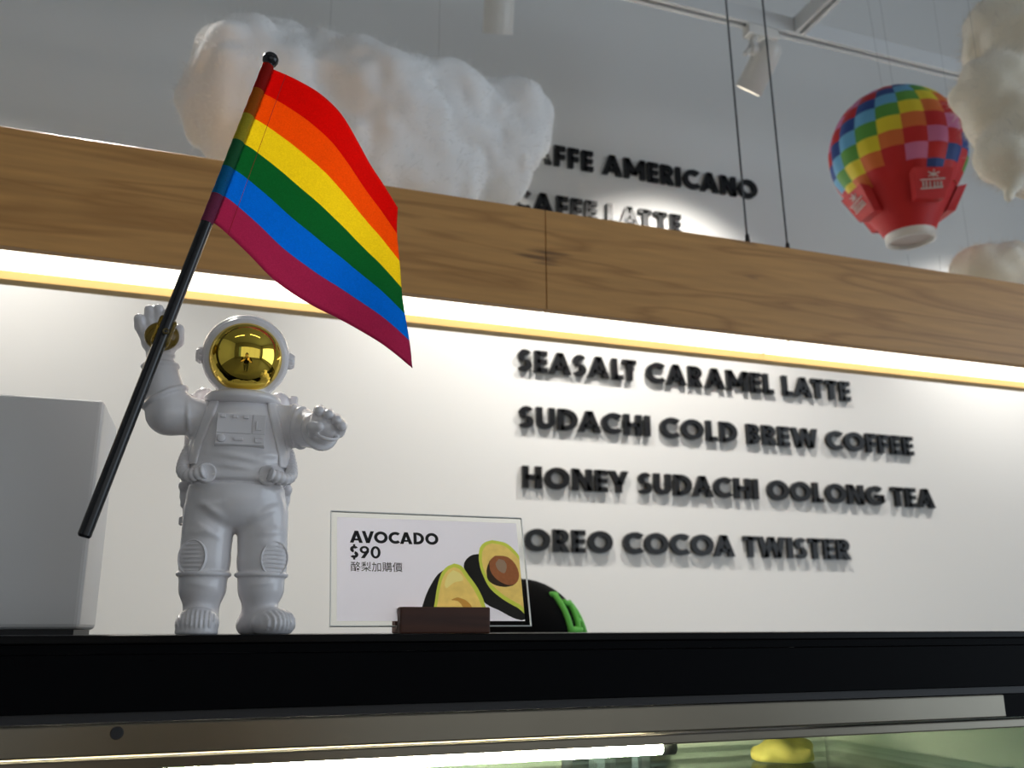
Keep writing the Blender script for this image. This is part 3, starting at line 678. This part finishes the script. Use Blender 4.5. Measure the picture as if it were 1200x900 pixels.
S.disp(lambda x, y, z: -(.75*np.cos(x*2*np.pi/3.1))*np.clip((-y-15)/4, 0, 1)*np.clip((z-1.5)/2, 0, 1)*np.clip((18-z)/3, 0, 1), (-46, -36, 0), (-8, -10, 22))
c38, s38 = math.cos(R(38)), math.sin(R(38))
S.disp(lambda x, y, z: -(.75*np.cos(((x-24.5)*c38+(y+10)*s38)*2*np.pi/3.1))*np.clip((-(-(x-24.5)*s38+(y+10)*c38)-3)/4, 0, 1)*np.clip((z-1.5)/2, 0, 1)*np.clip((18-z)/3, 0, 1), (0, -40, 0), (50, 10, 22))
# soles
S.cap((-27.4, -14, 1.2), (-26.8, 9, 1.2), 14.6, 12.6, k=.5); S.keep(lambda x, y, z: -z + 0*x + 0*y)
FIG = S
V, Q = S.mesh(1)
obj('body', (V*K, Q), M['white'], ast, True)

# helmet, with the rim around the visor
hc = np.array([-8.0, 0, 207.8]); vd = np.array([0, -.951, -.309]);
S = Sculpt((-48, -46, 168), (32, 40, 246), 1.0)
S.ell(hc, (33, 33, 33), k=0)
S.tor(hc + vd*18, vd, 28.0, 2.7, k=1.8).tor(hc + vd*10, vd, 31.4, .9, k=1.2)
S.tor((-8, 1, 173), (0, 0, 1), 21.5, 4.0, k=1.5, sx=1.12).cap((-8, 1, 178), (-8, 1, 168), 20, 21, k=2)
V, Q = S.mesh(2); helm = obj('helmet', (V*K, Q), M['white'], ast, True)
vc = hc + vd*15
th = np.linspace(0, R(97), 40); prof = [(27.4*math.sin(a)+.0005, 24.0*math.cos(a)) for a in th]
V, Fc = lathe([(r*K, h*K) for r, h in prof], 72, vc*K, vd, cap=False)
obj('visor', (V, Fc), M['gold'], ast, True)
for sx in (-1, 1):
    pr = [(.0055, .030), (.0062, .0312), (.0062, .0335), (.0056, .0350), (.0048, .0365), (.002, .0368), (.0002, .0368)]
    kv, kf = lathe(pr, 40, hc*K + np.array([0, -.004, -.002]), (sx, 0, 0), cap=False)
    ring = np.linalg.norm((kv - (hc*K + np.array([0, -.004, -.002])))[:, 1:], axis=1)
    ang = np.arctan2(kv[:, 2]-hc[2]*K+.002, kv[:, 1]+.004)
    rib = 1 + .05*np.sign(np.sin(ang*20))*(ring > .0054)
    kv[:, 1] = -.004 + (kv[:, 1]+.004)*rib; kv[:, 2] = hc[2]*K-.002 + (kv[:, 2]-hc[2]*K+.002)*rib
    obj('ear_knob', (kv, kf), M['white'], ast)

# backpack with side tanks, nozzles and studs
S = Sculpt((-60, 8, 60), (46, 62, 200), 1.2)
S.box((-8.3, 33, 128), (38, 13, 46), r=9).cap((-38, 32, 150), (-38, 32, 181), 10, 8.5, k=2).cap((20, 32, 150), (20, 32, 181), 10, 8.5, k=2)
S.cap((-24, 34, 170), (8, 34, 170), 11, k=4).box((-45.5, 32, 135), (4, 8, 36), r=2, k=1).box((29, 32, 135), (4, 8, 36), r=2, k=1)
for x in (-46.5, 29.8): S.ell((x, 24, 109.5), (4.4, 4.4, 4.6), k=.5)
for x in (-46, 29.5):
    for z in (97, 83): S.box((x, 26, z), (2.4, 2.6, 3.6), r=1, k=.5)
S.box((31.5, 30, 183), (3, 3, 3.4), r=.6).box((33, 30, 176), (3, 3, 3.4), r=.6).box((-47, 30, 180), (3, 3, 2.6), r=.6)
S.box((-8.3, 33, 99), (37, 11, 22), r=6, k=2)
V, Q = S.mesh(2); obj('backpack', (V*K, Q), M['white'], ast, True)

# shoulder straps that follow the chest
def strap(pts, wdt, thick=2.2):
    P = spline([(x, 0, z) for x, z in pts], 26)[:, [0, 2]]; T = np.gradient(P, axis=0); T /= np.linalg.norm(T, axis=1)[:, None]; N = np.stack([-T[:, 1], T[:, 0]], 1)
    us = np.linspace(-1, 1, 7); Y = np.zeros((len(P), 7))
    for i in range(len(P)):
        for j, u in enumerate(us):
            y = FIG.front(*(P[i]+N[i]*u*wdt)); Y[i, j] = -8 if y is None else y
    Yp = np.pad(Y, ((2, 2), (1, 1)), 'edge'); Y = sum(Yp[a:a+len(P), b:b+7] for a in range(5) for b in range(3))/15
    top, botm = [], []
    for i in range(len(P)):
        for j, u in enumerate(us):
            q = P[i]+N[i]*u*wdt; e = 1.0 if abs(u) < .8 else .35
            top.append((q[0], Y[i, j]-thick*e, q[1])); botm.append((q[0], Y[i, j]+3, q[1]))
    n = len(top); Vv = np.array(top+botm)*K; Ff = []
    for i in range(len(P)-1):
        for j in range(6):
            a = i*7+j; Ff.append((a, a+1, a+8, a+7)); Ff.append((n+a, n+a+7, n+a+8, n+a+1))
        Ff.append((i*7, (i+1)*7, n+(i+1)*7, n+i*7)); Ff.append((i*7+6, n+i*7+6, n+(i+1)*7+6, (i+1)*7+6))
    Ff.append(tuple(range(7)) + tuple(n+6-j for j in range(7))); e0 = (len(P)-1)*7; Ff.append(tuple(e0+6-j for j in range(7)) + tuple(n+e0+j for j in range(7)))
    return Vv, Ff
for pts in ([(-28.5, 170), (-30, 161), (-34.5, 145), (-38.5, 131), (-40.5, 120)], [(13.5, 170), (15, 161), (19.5, 145), (23.5, 131), (25.5, 120)]):
    o = obj('shoulder_strap', strap(pts, 3.8), M['white'], ast, True)

# chest panel
cp = Matrix.Translation(Vector((-7.6*K, -24.6*K, 144.5*K))) @ Matrix.Rotation(R(-9), 4, 'X')
pan = bpy.data.objects.new('chest_panel', None)
def cbox(x0, x1, z0, z1, d0, d1): v, f = box(x0*K, x1*K, -d1*K, -d0*K, z0*K, z1*K); return np.array([list(cp @ Vector(p)) for p in v]), f
pan = bevel(obj('chest_panel', join(cbox(-17.5, 17.5, -12.3, 12.3, -6, 2.2), cbox(-17.2, 7.2, -3.2, 12.1, 2.2, 3.0), cbox(8.0, 17.2, -3.2, 12.1, 2.2, 3.0), cbox(-17.2, 17.2, -12.2, -4.0, 2.2, 3.8)), M['white'], ast), .0005, 2)
for x in (-13, -4.5, 3.2):
    bevel(obj('button', cbox(x-1.8, x+1.8, 8.2, 10.6, 3.0, 4.6), M['white'], pan), .0004, 2)
bevel(obj('lever_mark', join(cbox(10.4, 11.6, -.5, 6.5, 3.0, 4.0), cbox(11.6, 14.6, -.5, .8, 3.0, 4.0)), M['white'], pan), .0003, 2)
kc = np.array(list(cp @ Vector((-13.2*K, -3.8*K, -8.1*K)))); kd = np.array(list(cp.to_3x3() @ Vector((0, -1, 0))))
obj('dial', lathe([(.003, 0), (.003, .0012), (.0026, .0018), (.0002, .0019)], 24, kc, kd), M['white'], pan, True)
bevel(obj('slider', cbox(-4.6, 2.2, -9.4, -7.0, 3.8, 5.0), M['white'], pan), .0005, 2)
bevel(obj('switch_marks', join(cbox(10.2, 15.4, -7.0, -6.0, 3.8, 4.7), cbox(10.2, 15.4, -10.4, -9.4, 3.8, 4.7), cbox(10.2, 11.2, -9.4, -7.0, 3.8, 4.7)), M['white'], pan), .0003, 2)

# ribbed air hoses
for sx in (-1, 1):
    cx = lambda x: -7.7 + sx*x
    P = spline([(cx(35.5), 6, 136), (cx(38), -3, 125), (cx(38.2), -14, 115), (cx(34), -22, 110.5), (cx(28), -26.5, 111), (cx(22.5), -29, 112.5)], 90)
    s_ = np.r_[0, np.cumsum(np.linalg.norm(np.diff(P, axis=0), axis=1))]
    h_ = obj('air_hose', tube(P*K, (4.0 + .95*np.abs(np.sin(s_*math.pi/3.9)))*K, 18), M['white'], ast, True)
    obj('hose_socket', lathe([(.0074, -.006), (.0074, .0), (.0068, .0012), (.006, .0016), (.0055, .0009), (.0002, .0006)], 30, np.array([cx(21.5), -25.0, 112.5])*K, (-.15*sx, -1, .05), cap=False), M['white'], h_, True)

# knee pads
for cx, nx in ((-34.0, -.42), (21.8, .36)):
    nrm = Vector((nx, -1, 0)).normalized(); side = Vector((-nrm.y, nrm.x, 0)); side = side if side.x > 0 else -side
    ctr = Vector((cx, -15.2, 53))
    Vv, Ff = [], []; nr, na = 26, 48
    for i in range(nr+1):
        rr = i/nr
        for k in range(na):
            a = 2*math.pi*k/na; x, z = 10.8*rr*math.cos(a), 13.2*rr*math.sin(a)
            if rr > .86: hgt = 1.1 + 1.2*math.sin(math.pi*(rr-.86)/.14) - (1.5 if rr == 1 else 0)
            else: hgt = .9 + 1.6*(1-rr*rr) + .75*math.cos(z*2*math.pi/3.05)
            p = ctr + side*x + Vector((0, 0, z)) + nrm*hgt; Vv.append((p.x, p.y, p.z))
    for k in range(na):
        a = 2*math.pi*k/na; p = ctr + side*10.8*math.cos(a) + Vector((0, 0, 13.2*math.sin(a))) - nrm*6; Vv.append((p.x, p.y, p.z))
    for i in range(nr+1):
        for k in range(na):
            k2 = (k+1) % na; Ff.append((i*na+k, i*na+k2, (i+1)*na+k2, (i+1)*na+k))
    obj('knee_pad', (np.array(Vv)*K, Ff), M['white'], ast, True)

# ------------------------------------------------------------------ rainbow flag held by the astronaut
LM = Matrix.Translation(Vector(AB)) @ Euler(AR).to_matrix().to_4x4()
def placed(p): return tuple(LM @ Vector((p[0]*K, p[1]*K, p[2]*K)))
PB, PT = np.array([-104.5, -30, 64.0]), np.array([-6.8, -30, 449.0])
flag = thing('flag', 'rainbow striped cloth flag on a black pole in the raised hand', 'flag', placed(PB), AR)
pd = (PT-PB)/np.linalg.norm(PT-PB); PL = np.linalg.norm(PT-PB)
def fl(geo): return (np.asarray(geo[0])-PB)*K, *geo[1:]
prof = [(3.6, 0), (4.6, 1.6), (4.6, 290), (4.1, 296), (4.1, PL)]
obj('pole', fl(lathe(prof, 24, PB, pd)), M['pole'], flag, False)
bevel(flag.children[0], .0004, 1)
kb = lathe([(.5, -6.2), (3.6, -6.0), (3.9, -4.2), (5.6, -2.6), (6.5, .3), (6.1, 3), (4.6, 5.2), (2.4, 6.4), (.3, 6.7)], 28, PT + pd*3, pd)
obj('finial', fl(kb), M['pole'], flag, True)
stripe = [translucent('flag_red', (.70, .022, .012), .8, .5, 900), translucent('flag_orange', (.86, .22, .012), .8, .5, 900), translucent('flag_yellow', (.87, .72, .055), .8, .5, 900),
          translucent('flag_green', (.035, .27, .10), .8, .5, 900), translucent('flag_blue', (.008, .30, .72), .8, .5, 900), translucent('flag_purple', (.48, .085, .20), .8, .5, 900)]
top = spline([(-7.2, -30.5, 445.0), (3, -31, 441.8), (16.7, -35, 434.4), (34.1, -39, 423.3), (50, -39, 409.9), (61.4, -36, 395.7), (78.2, -29, 371.6), (89.5, -26, 357.2), (102.8, -25, 337.4)], 61)
bot = spline([(-42.6, -30.5, 305.5), (-33, -31, 299.6), (-12.4, -28, 283), (9.5, -23, 264.4), (35.9, -19, 249.8), (60.7, -19, 238.9), (88.3, -24, 223.1), (103.7, -26, 212.3), (118.2, -25, 201.6)], 61)
hst = np.array([top[0] + (bot[0]-top[0])*i/36 for i in range(37)])
fly = spline([(102.8, -25, 337.4), (102.9, -24, 316.2), (106.2, -22, 290.4), (108.6, -22, 266.4), (111.5, -23, 246.4), (115.6, -24.5, 223.2), (118.2, -25, 201.6)], 37)
G = np.zeros((37, 61, 3))
for i in range(37):
    v_ = i/36
    for j in range(61):
        u_ = j/60
        a = (1-v_)*top[j] + v_*bot[j]; b = (1-u_)*hst[i] + u_*fly[i]
        c = (1-v_)*((1-u_)*top[0]+u_*top[-1]) + v_*((1-u_)*bot[0]+u_*bot[-1])
        p = a+b-c; p[1] += 2.2*math.sin(u_*7+v_*2.5)*math.sin(math.pi*u_)*math.sin(math.pi*v_)
        G[i, j] = p
V = G.reshape(-1, 3); Fc, MI = [], []
for i in range(36):
    for j in range(60):
        Fc.append((i*61+j, (i+1)*61+j, (i+1)*61+j+1, i*61+j+1)); MI.append(i//6)
o = obj('cloth', fl((V, Fc, MI)), stripe, flag, True)
sm = o.modifiers.new('thickness', 'SOLIDIFY'); sm.thickness = .00025; sm.offset = 0
# pole sleeve: the cloth hem wrapped round the pole, in the same stripes
hem = []
ts = np.linspace(PL-150.5, PL-2.5, 37)[::-1]; Vv, Ff, MI = [], [], []
u0, v0, _ = frame_from(pd)
for i, s_ in enumerate(ts):
    for k in range(20):
        a = 2*math.pi*k/20; rr = 4.75 + .12*math.sin(s_*.5+a*2)
        Vv.append(PB + pd*s_ + (u0*math.cos(a) + v0*math.sin(a))*rr)
for i in range(36):
    for k in range(20):
        k2 = (k+1) % 20; Ff.append((i*20+k, i*20+k2, (i+1)*20+k2, (i+1)*20+k)); MI.append(i//6)
obj('hem_sleeve', fl((Vv, Ff, MI)), [translucent(m_.name+'_hem', tuple(m_.node_tree.nodes['Mix'].inputs[7].default_value[i]/1.3 for i in range(3)), .62, .6, 900) for m_ in stripe], o, True)
# stitched seam a little way in from the pole
sp = [G[i, 6] + np.array([0, -.45, 0]) for i in range(0, 37)]
obj('hem_seam', fl(tube(sp, .22, 6)), mat('seam_thread', (.30, .02, .02), .7), o)

# amber rubber grip in the palm
gp = np.array([-69.0, -20.0, 214.5])
pc = PB + pd*((gp[2]-PB[2])/pd[2])
clip = thing('rubber_grip', 'translucent amber rubber ball clamping the flagpole to the raised palm', 'grip', placed(gp), AR)
S = Sculpt((-16, -12, -16), (18, 12, 16), .7)
S.ell((0, 3.5, 0), (12.4, 7.2, 11.2), k=0).cap((pc-gp)-pd*8, (pc-gp)+pd*8, 6.6, 6.6, k=4)
S.keep(lambda x, y, z: (x*x + (y+3)**2*.85 + z*z)**.5 - 14)
V, Q = S.mesh(2); obj('ball', (V*K, Q), M['amber'], clip, True)
obj('ring', lathe([(1.2*K, 0), (2.3*K, 0), (2.3*K, 1.4*K), (1.2*K, 1.4*K), (1.2*K, 0)], 20, np.array([4.4, -17.0, -2.4])*K, (0, -1, 0), cap=False), M['ambers'], clip, True)

# ------------------------------------------------------------------ price card in its wooden holder
CY = .708; tilt = R(14)
hold = thing('card_holder', 'dark walnut block holding the avocado price card', 'card holder', (.1925, CY, CT))
def hb(x0, x1, y0, y1, z0, z1): return box(x0, x1, y0, y1, z0, z1)
bevel(obj('block', join(hb(-.0353, .0353, -.013, -.0022, 0, .0195), hb(-.0353, .0353, .0032, .016, 0, .0195), hb(-.0353, .0353, -.0021, .0031, 0, .005)), M['walnut'], hold), .0012, 2)
card = thing('price_card', 'clear acrylic price card printed AVOCADO $90 with cut avocados', 'price card', (.1868, CY+.0005, CT+.0058), (-tilt, 0, 0))
CWH, CH = .0790, .0895
obj('acrylic_sleeve', join(box(-CWH, CWH, -.0011, -.0007, 0, CH), box(-CWH, CWH, .0005, .0010, 0, CH)), M['acrylic'], card)
e = .0007
obj('sleeve_edge', join(box(-CWH, CWH, -.0011, .0010, -e, -.00001), box(-CWH, CWH, -.0011, .0010, CH+.00001, CH+e), box(-CWH-e, -CWH-.00001, -.0011, .0010, -e, CH+e), box(CWH+.00001, CWH+e, -.0011, .0010, -e, CH+e)), M['acrylic_edge'], card)
PX, PZ0, PZ1 = .0745, .0035, .0852
def flat(polys, d): return prism(polys, -.00003, lambda x, dd, z: (x, -.0004-d+dd, z))
def put(text, x, z, hgt, gap=.11, sxx=1.0):
    lay, tot = layout(text, gap); P = []
    for ch, gx, polys in lay: P += [[(x+(gx+px)*hgt*sxx, z+pz*hgt) for px, pz in p] for p in polys]
    return P
TEXT = (flat(put('AVOCADO', -.0645, .0645, .0098, .09, 1.13) + put('$90', -.0645, .0522, .0098, .09, 1.22), .00006))
cu = bpy.data.curves.new('cjk', 'FONT'); cu.body = '酪梨加購價'; cu.size = .0082; cu.offset = .00003
tmp = bpy.data.objects.new('cjk', cu); COL.objects.link(tmp); bpy.context.view_layer.update()
me = bpy.data.meshes.new_from_object(tmp.evaluated_get(bpy.context.evaluated_depsgraph_get()))
vv = np.array([v.co[:] for v in me.vertices]); ff = [tuple(p.vertices) for p in me.polygons]
bpy.data.objects.remove(tmp)
vv = np.stack([-.0643 + vv[:, 0], np.full(len(vv), -.00047), .0424 + vv[:, 1]], 1)
# printed photograph of two avocado halves
av_skin = mat('print_skin', (.022, .017, .012), .35, noise=.5, nscale=500); av_rim = translucent('print_rim', (.60, .68, .10), .8, .4); av_flesh = translucent('print_flesh', (.86, .64, .20), .8, .4, 160)
av_pale = translucent('print_pale', (.86, .76, .30), .8, .4); av_pit = translucent('print_pit', (.40, .15, .065), .5, .4, 320); av_hole = mat('print_hollow', (.07, .035, .015), .4); av_brown = translucent('print_brown', (.55, .30, .07), .8, .4)
av_hi = mat('print_pit_light', (.66, .42, .26), .3)
def c2(px, py):                      # picture square of the card, px in the close-up of the card
    # close-up: card paper spans x 55..805 at the top / 72..870 at the bottom, y 82..500
    v = (py-82-(px-55)/750*28*(1-(py-82)/418))/(500-82-(px-55)/750*28*(1-(py-82)/418)*.2)
    xl = 55+(72-55)*v; xr = 805+(878-805)*v
    u = (px-xl)/(xr-xl); return (-PX+2*PX*u, PZ1-(PZ1-PZ0)*v)
def blob(pts, n=48):
    P = [c2(*p) for p in pts]; q = spline([(x, 0, z) for x, z in P+[P[0]]], n)[:-1]
    xm = PX-.0001; return [(min(max(a[0], -xm), xm), min(max(a[2], PZ0+.0001), PZ1-.0001)) for a in q]
lay = [
    (av_skin, [(660, 235), (620, 240), (590, 270), (600, 320), (640, 385), (700, 435), (760, 460), (830, 490), (880, 492), (880, 430), (800, 300), (720, 240)]),
    (av_rim, [(705, 178), (672, 188), (652, 215), (655, 270), (675, 320), (710, 372), (770, 415), (840, 448), (885, 462), (885, 300), (830, 240), (770, 192)]),
    (av_flesh, [(706, 190), (682, 199), (666, 222), (668, 270), (688, 318), (722, 362), (778, 402), (845, 434), (885, 446), (885, 310), (822, 248), (765, 204)]),
    (av_hole, [(700, 262), (690, 300), (700, 340), (740, 362), (790, 366), (825, 352), (830, 320), (780, 280), (730, 250)]),
    (av_pit, [(722, 242), (702, 262), (706, 300), (735, 335), (785, 358), (826, 352), (836, 318), (815, 275), (775, 246)]),
    (av_hi, [(740, 255), (728, 275), (742, 300), (770, 312), (778, 285), (765, 262)]),
    (av_skin, [(520, 290), (480, 318), (450, 365), (430, 415), (422, 470), (480, 470), (560, 470), (560, 330)]),
    (av_rim, [(548, 274), (515, 288), (492, 320), (480, 370), (474, 430), (474, 472), (560, 474), (690, 474), (690, 430), (655, 370), (610, 318), (580, 284)]),
    (av_flesh, [(548, 288), (522, 300), (502, 330), (492, 375), (486, 430), (486, 474), (560, 474), (680, 474), (672, 430), (640, 378), (600, 330), (574, 298)]),
    (av_pale, [(545, 300), (524, 318), (512, 350), (520, 372), (552, 350), (590, 340), (578, 315)]),
    (av_brown, [(570, 408), (545, 418), (575, 424), (596, 446), (604, 470), (648, 474), (632, 440), (604, 418)]),
]
# one printed sheet: every cell takes the ink of the topmost shape that covers it
NX, NZ = 460, 247
gx = -PX + 2*PX*(np.arange(NX)+.5)/NX; gz = PZ0 + (PZ1-PZ0)*(np.arange(NZ)+.5)/NZ
GX, GZ = np.meshgrid(gx, gz); idm = np.zeros((NZ, NX), np.int32); inks = [M['paper']]
for m_, pts in lay:
    if m_ not in inks: inks.append(m_)
    q = np.array(blob(pts)); inside = np.zeros(GX.shape, bool)
    for (ax, az), (bx, bz) in zip(q, np.roll(q, -1, 0)):
        if az == bz: continue
        inside ^= ((az > GZ) != (bz > GZ)) & (GX < (bx-ax)*(GZ-az)/(bz-az)+ax)
    idm[inside] = inks.index(m_)
vx = -PX + 2*PX*np.arange(NX+1)/NX; vz = PZ0 + (PZ1-PZ0)*np.arange(NZ+1)/NZ
V = np.array([(x, -.0004, z) for z in vz for x in vx])
a = (np.arange(NZ)[:, None]*(NX+1) + np.arange(NX)[None, :]).ravel()
pap = obj('printed_paper', (V, np.stack([a, a+1, a+NX+2, a+NX+1], 1), idm.ravel()), inks, card)
obj('printed_text', TEXT, M['ink'], pap)
obj('printed_characters', (vv, ff), M['ink'], pap)

# ------------------------------------------------------------------ people
def person_body(arms, hands, head_tilt=0.0, hgt=1.53):
    """prims in metres, facing -y, feet at z=0; returns skin/top/trouser sculpts"""
    k = hgt/1.53
    lo, hi = (-.48*k, -.62, -.01), (.48*k, .30, 1.60*k); h = .0085
    B = Sculpt(lo, hi, h); T = Sculpt(lo, hi, h); L = Sculpt(lo, hi, h)
    P = lambda p: tuple(np.array(p)*k)
    def both(Sx, a, b, r1, r2, kk, inf): Sx.cap(P(a), P(b), r1*k+inf, r2*k+inf, k=kk)
    for Sx, inf in ((B, 0), (T, .010)):
        Sx.ell(P((0, .0, 1.08)), (.155*k+inf, .105*k+inf, .20*k), k=.05).ell(P((0, .01, 1.20)), (.165*k+inf, .095*k+inf, .10*k+inf), k=.05).ell(P((0, .01, .92)), (.148*k+inf, .105*k+inf, .13*k), k=.05)
    for Sx, inf in ((B, 0), (L, .010)):
        Sx.ell(P((0, .01, .83)), (.150*k+inf, .115*k+inf, .12*k+inf), k=.04)
        for s_ in (-1, 1):
            both(Sx, (s_*.085, .01, .80), (s_*.095, 0, .45), .080, .054, .03, inf); both(Sx, (s_*.095, 0, .45), (s_*.10, .02, .09), .056, .038, .02, inf)
    for s_ in (-1, 1):
        both(B, (s_*.10, .03, .05), (s_*.105, -.12, .03), .036, .030, .02, 0)
        e, w_ = arms[s_]
        for Sx, inf in ((B, 0), (T, .012)): both(Sx, (s_*.175, .01, 1.235), e, .050, .040, .03, inf)
        both(B, e, w_, .040, .028, .02, 0)
        hdv = np.array(hands[s_]); wv = np.array(w_)
        both(B, w_, wv+hdv*.07, .028, .036, .02, 0)
        u, v, d = frame_from(hdv)
        for f_, (off, ln) in enumerate(((-.030, .072), (-.010, .082), (.010, .078), (.028, .062))):
            a0 = wv+hdv*.075+u*off; a1 = a0+hdv*ln*.55+v*.004; a2 = a1+hdv*ln*.35-v*.028
            both(B, a0, a1, .0092, .0088, .006, 0); both(B, a1, a2, .0088, .0078, .004, 0)
        both(B, wv+hdv*.03+u*.03*-s_, wv+hdv*.075+u*.062*-s_, .012, .009, .008, 0)
    hb_ = np.array((0, -.02, 1.395)); 
    B.cap(P((0, .02, 1.24)), P((0, -.005, 1.36)), .054*k, .050*k, k=.03)
    B.ell(P(hb_), (.074*k, .095*k, .112*k), k=.03).ell(P(hb_+[0, -.03, -.06]), (.056*k, .060*k, .055*k), k=.03)
    B.cap(P(hb_+[0, -.092, .012]), P(hb_+[0, -.112, -.022]), .010*k, .014*k, k=.012)
    B.cap(P(hb_+[-.02, -.086, -.058]), P(hb_+[.02, -.086, -.058]), .009*k, k=.008)
    for s_ in (-1, 1): B.ell(P(hb_+[s_*.076, .005, -.005]), (.010*k, .020*k, .030*k), k=.008)
    T.keep(lambda x, y, z: np.maximum(.84*k - z, z-1.285*k) + 0*x + 0*y); L.keep(lambda x, y, z: np.maximum(z-.90*k, .055*k-z) + 0*x + 0*y)
    return B, T, L, hb_*k, k

def person(name, label, loc, rz, arms, hands, hgt):
    t = thing(name, label, 'person', loc, (0, 0, rz))
    B, T, L, hd, k = person_body(arms, hands, hgt=hgt)
    obj('body', B.mesh(2), M['skin'], t, True); obj('shirt', T.mesh(2), M['cloth'], t, True); obj('trousers', L.mesh(2), M['denim'], t, True)
    for s_ in (-1, 1):
        S_ = Sculpt((-.08, -.2, -.01), (.08, .12, .13), .006); S_.cap((0, .03, .04), (0, -.10, .032), .045, .040, k=.01).cap((0, .03, .05), (0, .025, .085), .044, .046, k=.02).cut_below(0)
        V_, Q_ = S_.mesh(2); obj('shoe', (V_ + np.array([s_*.103*k, .0, 0]), Q_), M['shoe'], t, True)
        obj('eye', (lathe([(.0125*math.sin(a)+1e-4, -.0125*math.cos(a)) for a in np.linspace(0, math.pi, 10)], 14, hd + np.array([s_*.030*k, -.083*k, .016*k]), (0, -1, 0))), M['eyew'], t, True)
    return t, hd, k

clerk, hd, kk = person('person', 'person behind the counter, only a black cap with green letters showing', (.487, 1.40, 0), R(43),
    {-1: ((-.225, .02, .99), (-.23, -.03, .76)), 1: ((.225, .02, .99), (.23, -.03, .76))}, {-1: (0., -.15, -.98), 1: (0., -.15, -.98)}, 1.54)
# the cap follows the skull: crown, button, brim, raised green letters
cc = hd + np.array([0, .005, .028])
S = Sculpt(cc-np.array([.13, .14, .05]), cc+np.array([.13, .14, .14]), .005)
S.ell(cc, (.089, .108, .100), k=0); S.disp(lambda x, y, z: .0016*np.exp(-((x-cc[0])/.004)**2) + 0*y*z); S.cut_below(cc[2]-.012)
V, Q = S.mesh(2); capo = obj('baseball_cap', (V, Q), M['cloth'], clerk, True)
obj('cap_button', lathe([(.0002, .1035), (.005, .1030), (.0075, .1005), (.0080, .097)], 16, cc, (0, 0, 1), cap=False), M['cloth'], capo, True)
Vv, Ff = [], []
for i in range(9):
    for j in range(17):
        a = R(-62 + 124*j/16); rr = 1.0 + i/8*.62*math.cos(a)**.7
        x, y = math.sin(a)*.087*(1 + .05*i/8), -math.cos(a)*.104*rr
        Vv.append((cc[0]+x, cc[1]+y, cc[2]-.010 - .012*i/8 - .20*x*x*8*.9))
for i in range(8):
    for j in range(16): a = i*17+j; Ff.append((a, a+1, a+18, a+17))
o = obj('cap_brim', (Vv, Ff), M['cloth'], capo, True); sm = o.modifiers.new('t', 'SOLIDIFY'); sm.thickness = .003
def capdot(ax, el, off=.0015):
    d_ = np.array([math.sin(R(ax))*math.cos(R(el))*.089, -math.cos(R(ax))*math.cos(R(el))*.108, math.sin(R(el))*.100]); return cc + d_*(1+off/.1)
def stitch(a, b, wd): return tube([capdot(a[0]+(b[0]-a[0])*i/6, a[1]+(b[1]-a[1])*i/6) for i in range(7)], wd, 8)
obj('cap_emblem', join(stitch((-16, 46), (-16, 10), .0048), stitch((-22, 46), (-10, 46), .004), stitch((-16, 12), (2, 12), .0048), stitch((-8, 38), (6, 34), .004),
                       stitch((-4, 8), (4, 38), .0048), stitch((4, 38), (14, 8), .0048), stitch((-1, 20), (11, 20), .004), stitch((-8, 8), (0, 8), .004), stitch((10, 8), (18, 8), .004)), M['green'], capo, True)

snap, hd2, k2 = person('person', 'person in dark clothes taking the picture, mirrored in the gold visor', (.02, -.47, 0), R(180),
    {-1: ((-.26, -.16, 1.06), (-.075, -.34, 1.27)), 1: ((.26, -.16, 1.06), (.075, -.34, 1.27))}, {-1: (-.05, -.5, .86), 1: (.05, -.5, .86)}, 1.62)
S = Sculpt(hd2-np.array([.13, .16, .30]), hd2+np.array([.13, .16, .16]), .007)
S.ell(hd2+np.array([0, .018, .022]), (.090, .108, .116), k=0).ell(hd2+np.array([0, .05, -.09]), (.085, .060, .13), k=.04)
S.ell(hd2+np.array([0, -.10, -.04]), (.062, .085, .085), k=.02, op='s')
V, Q = S.mesh(2); obj('hair', (V, Q), M['hair'], snap, True)
ph = thing('phone', 'black phone held up by the person taking the picture', 'phone', (-.03, -.012, EYE-.03), (0, 0, 0))
bevel(obj('phone_body', box(-.075, .075, -.008, 0, -.036, .036), M['black'], ph), .003, 3)
obj('phone_screen', box(-.071, .071, -.0085, -.0081, -.033, .033), mat('phone_glass', (.02, .02, .02), .1), ph)
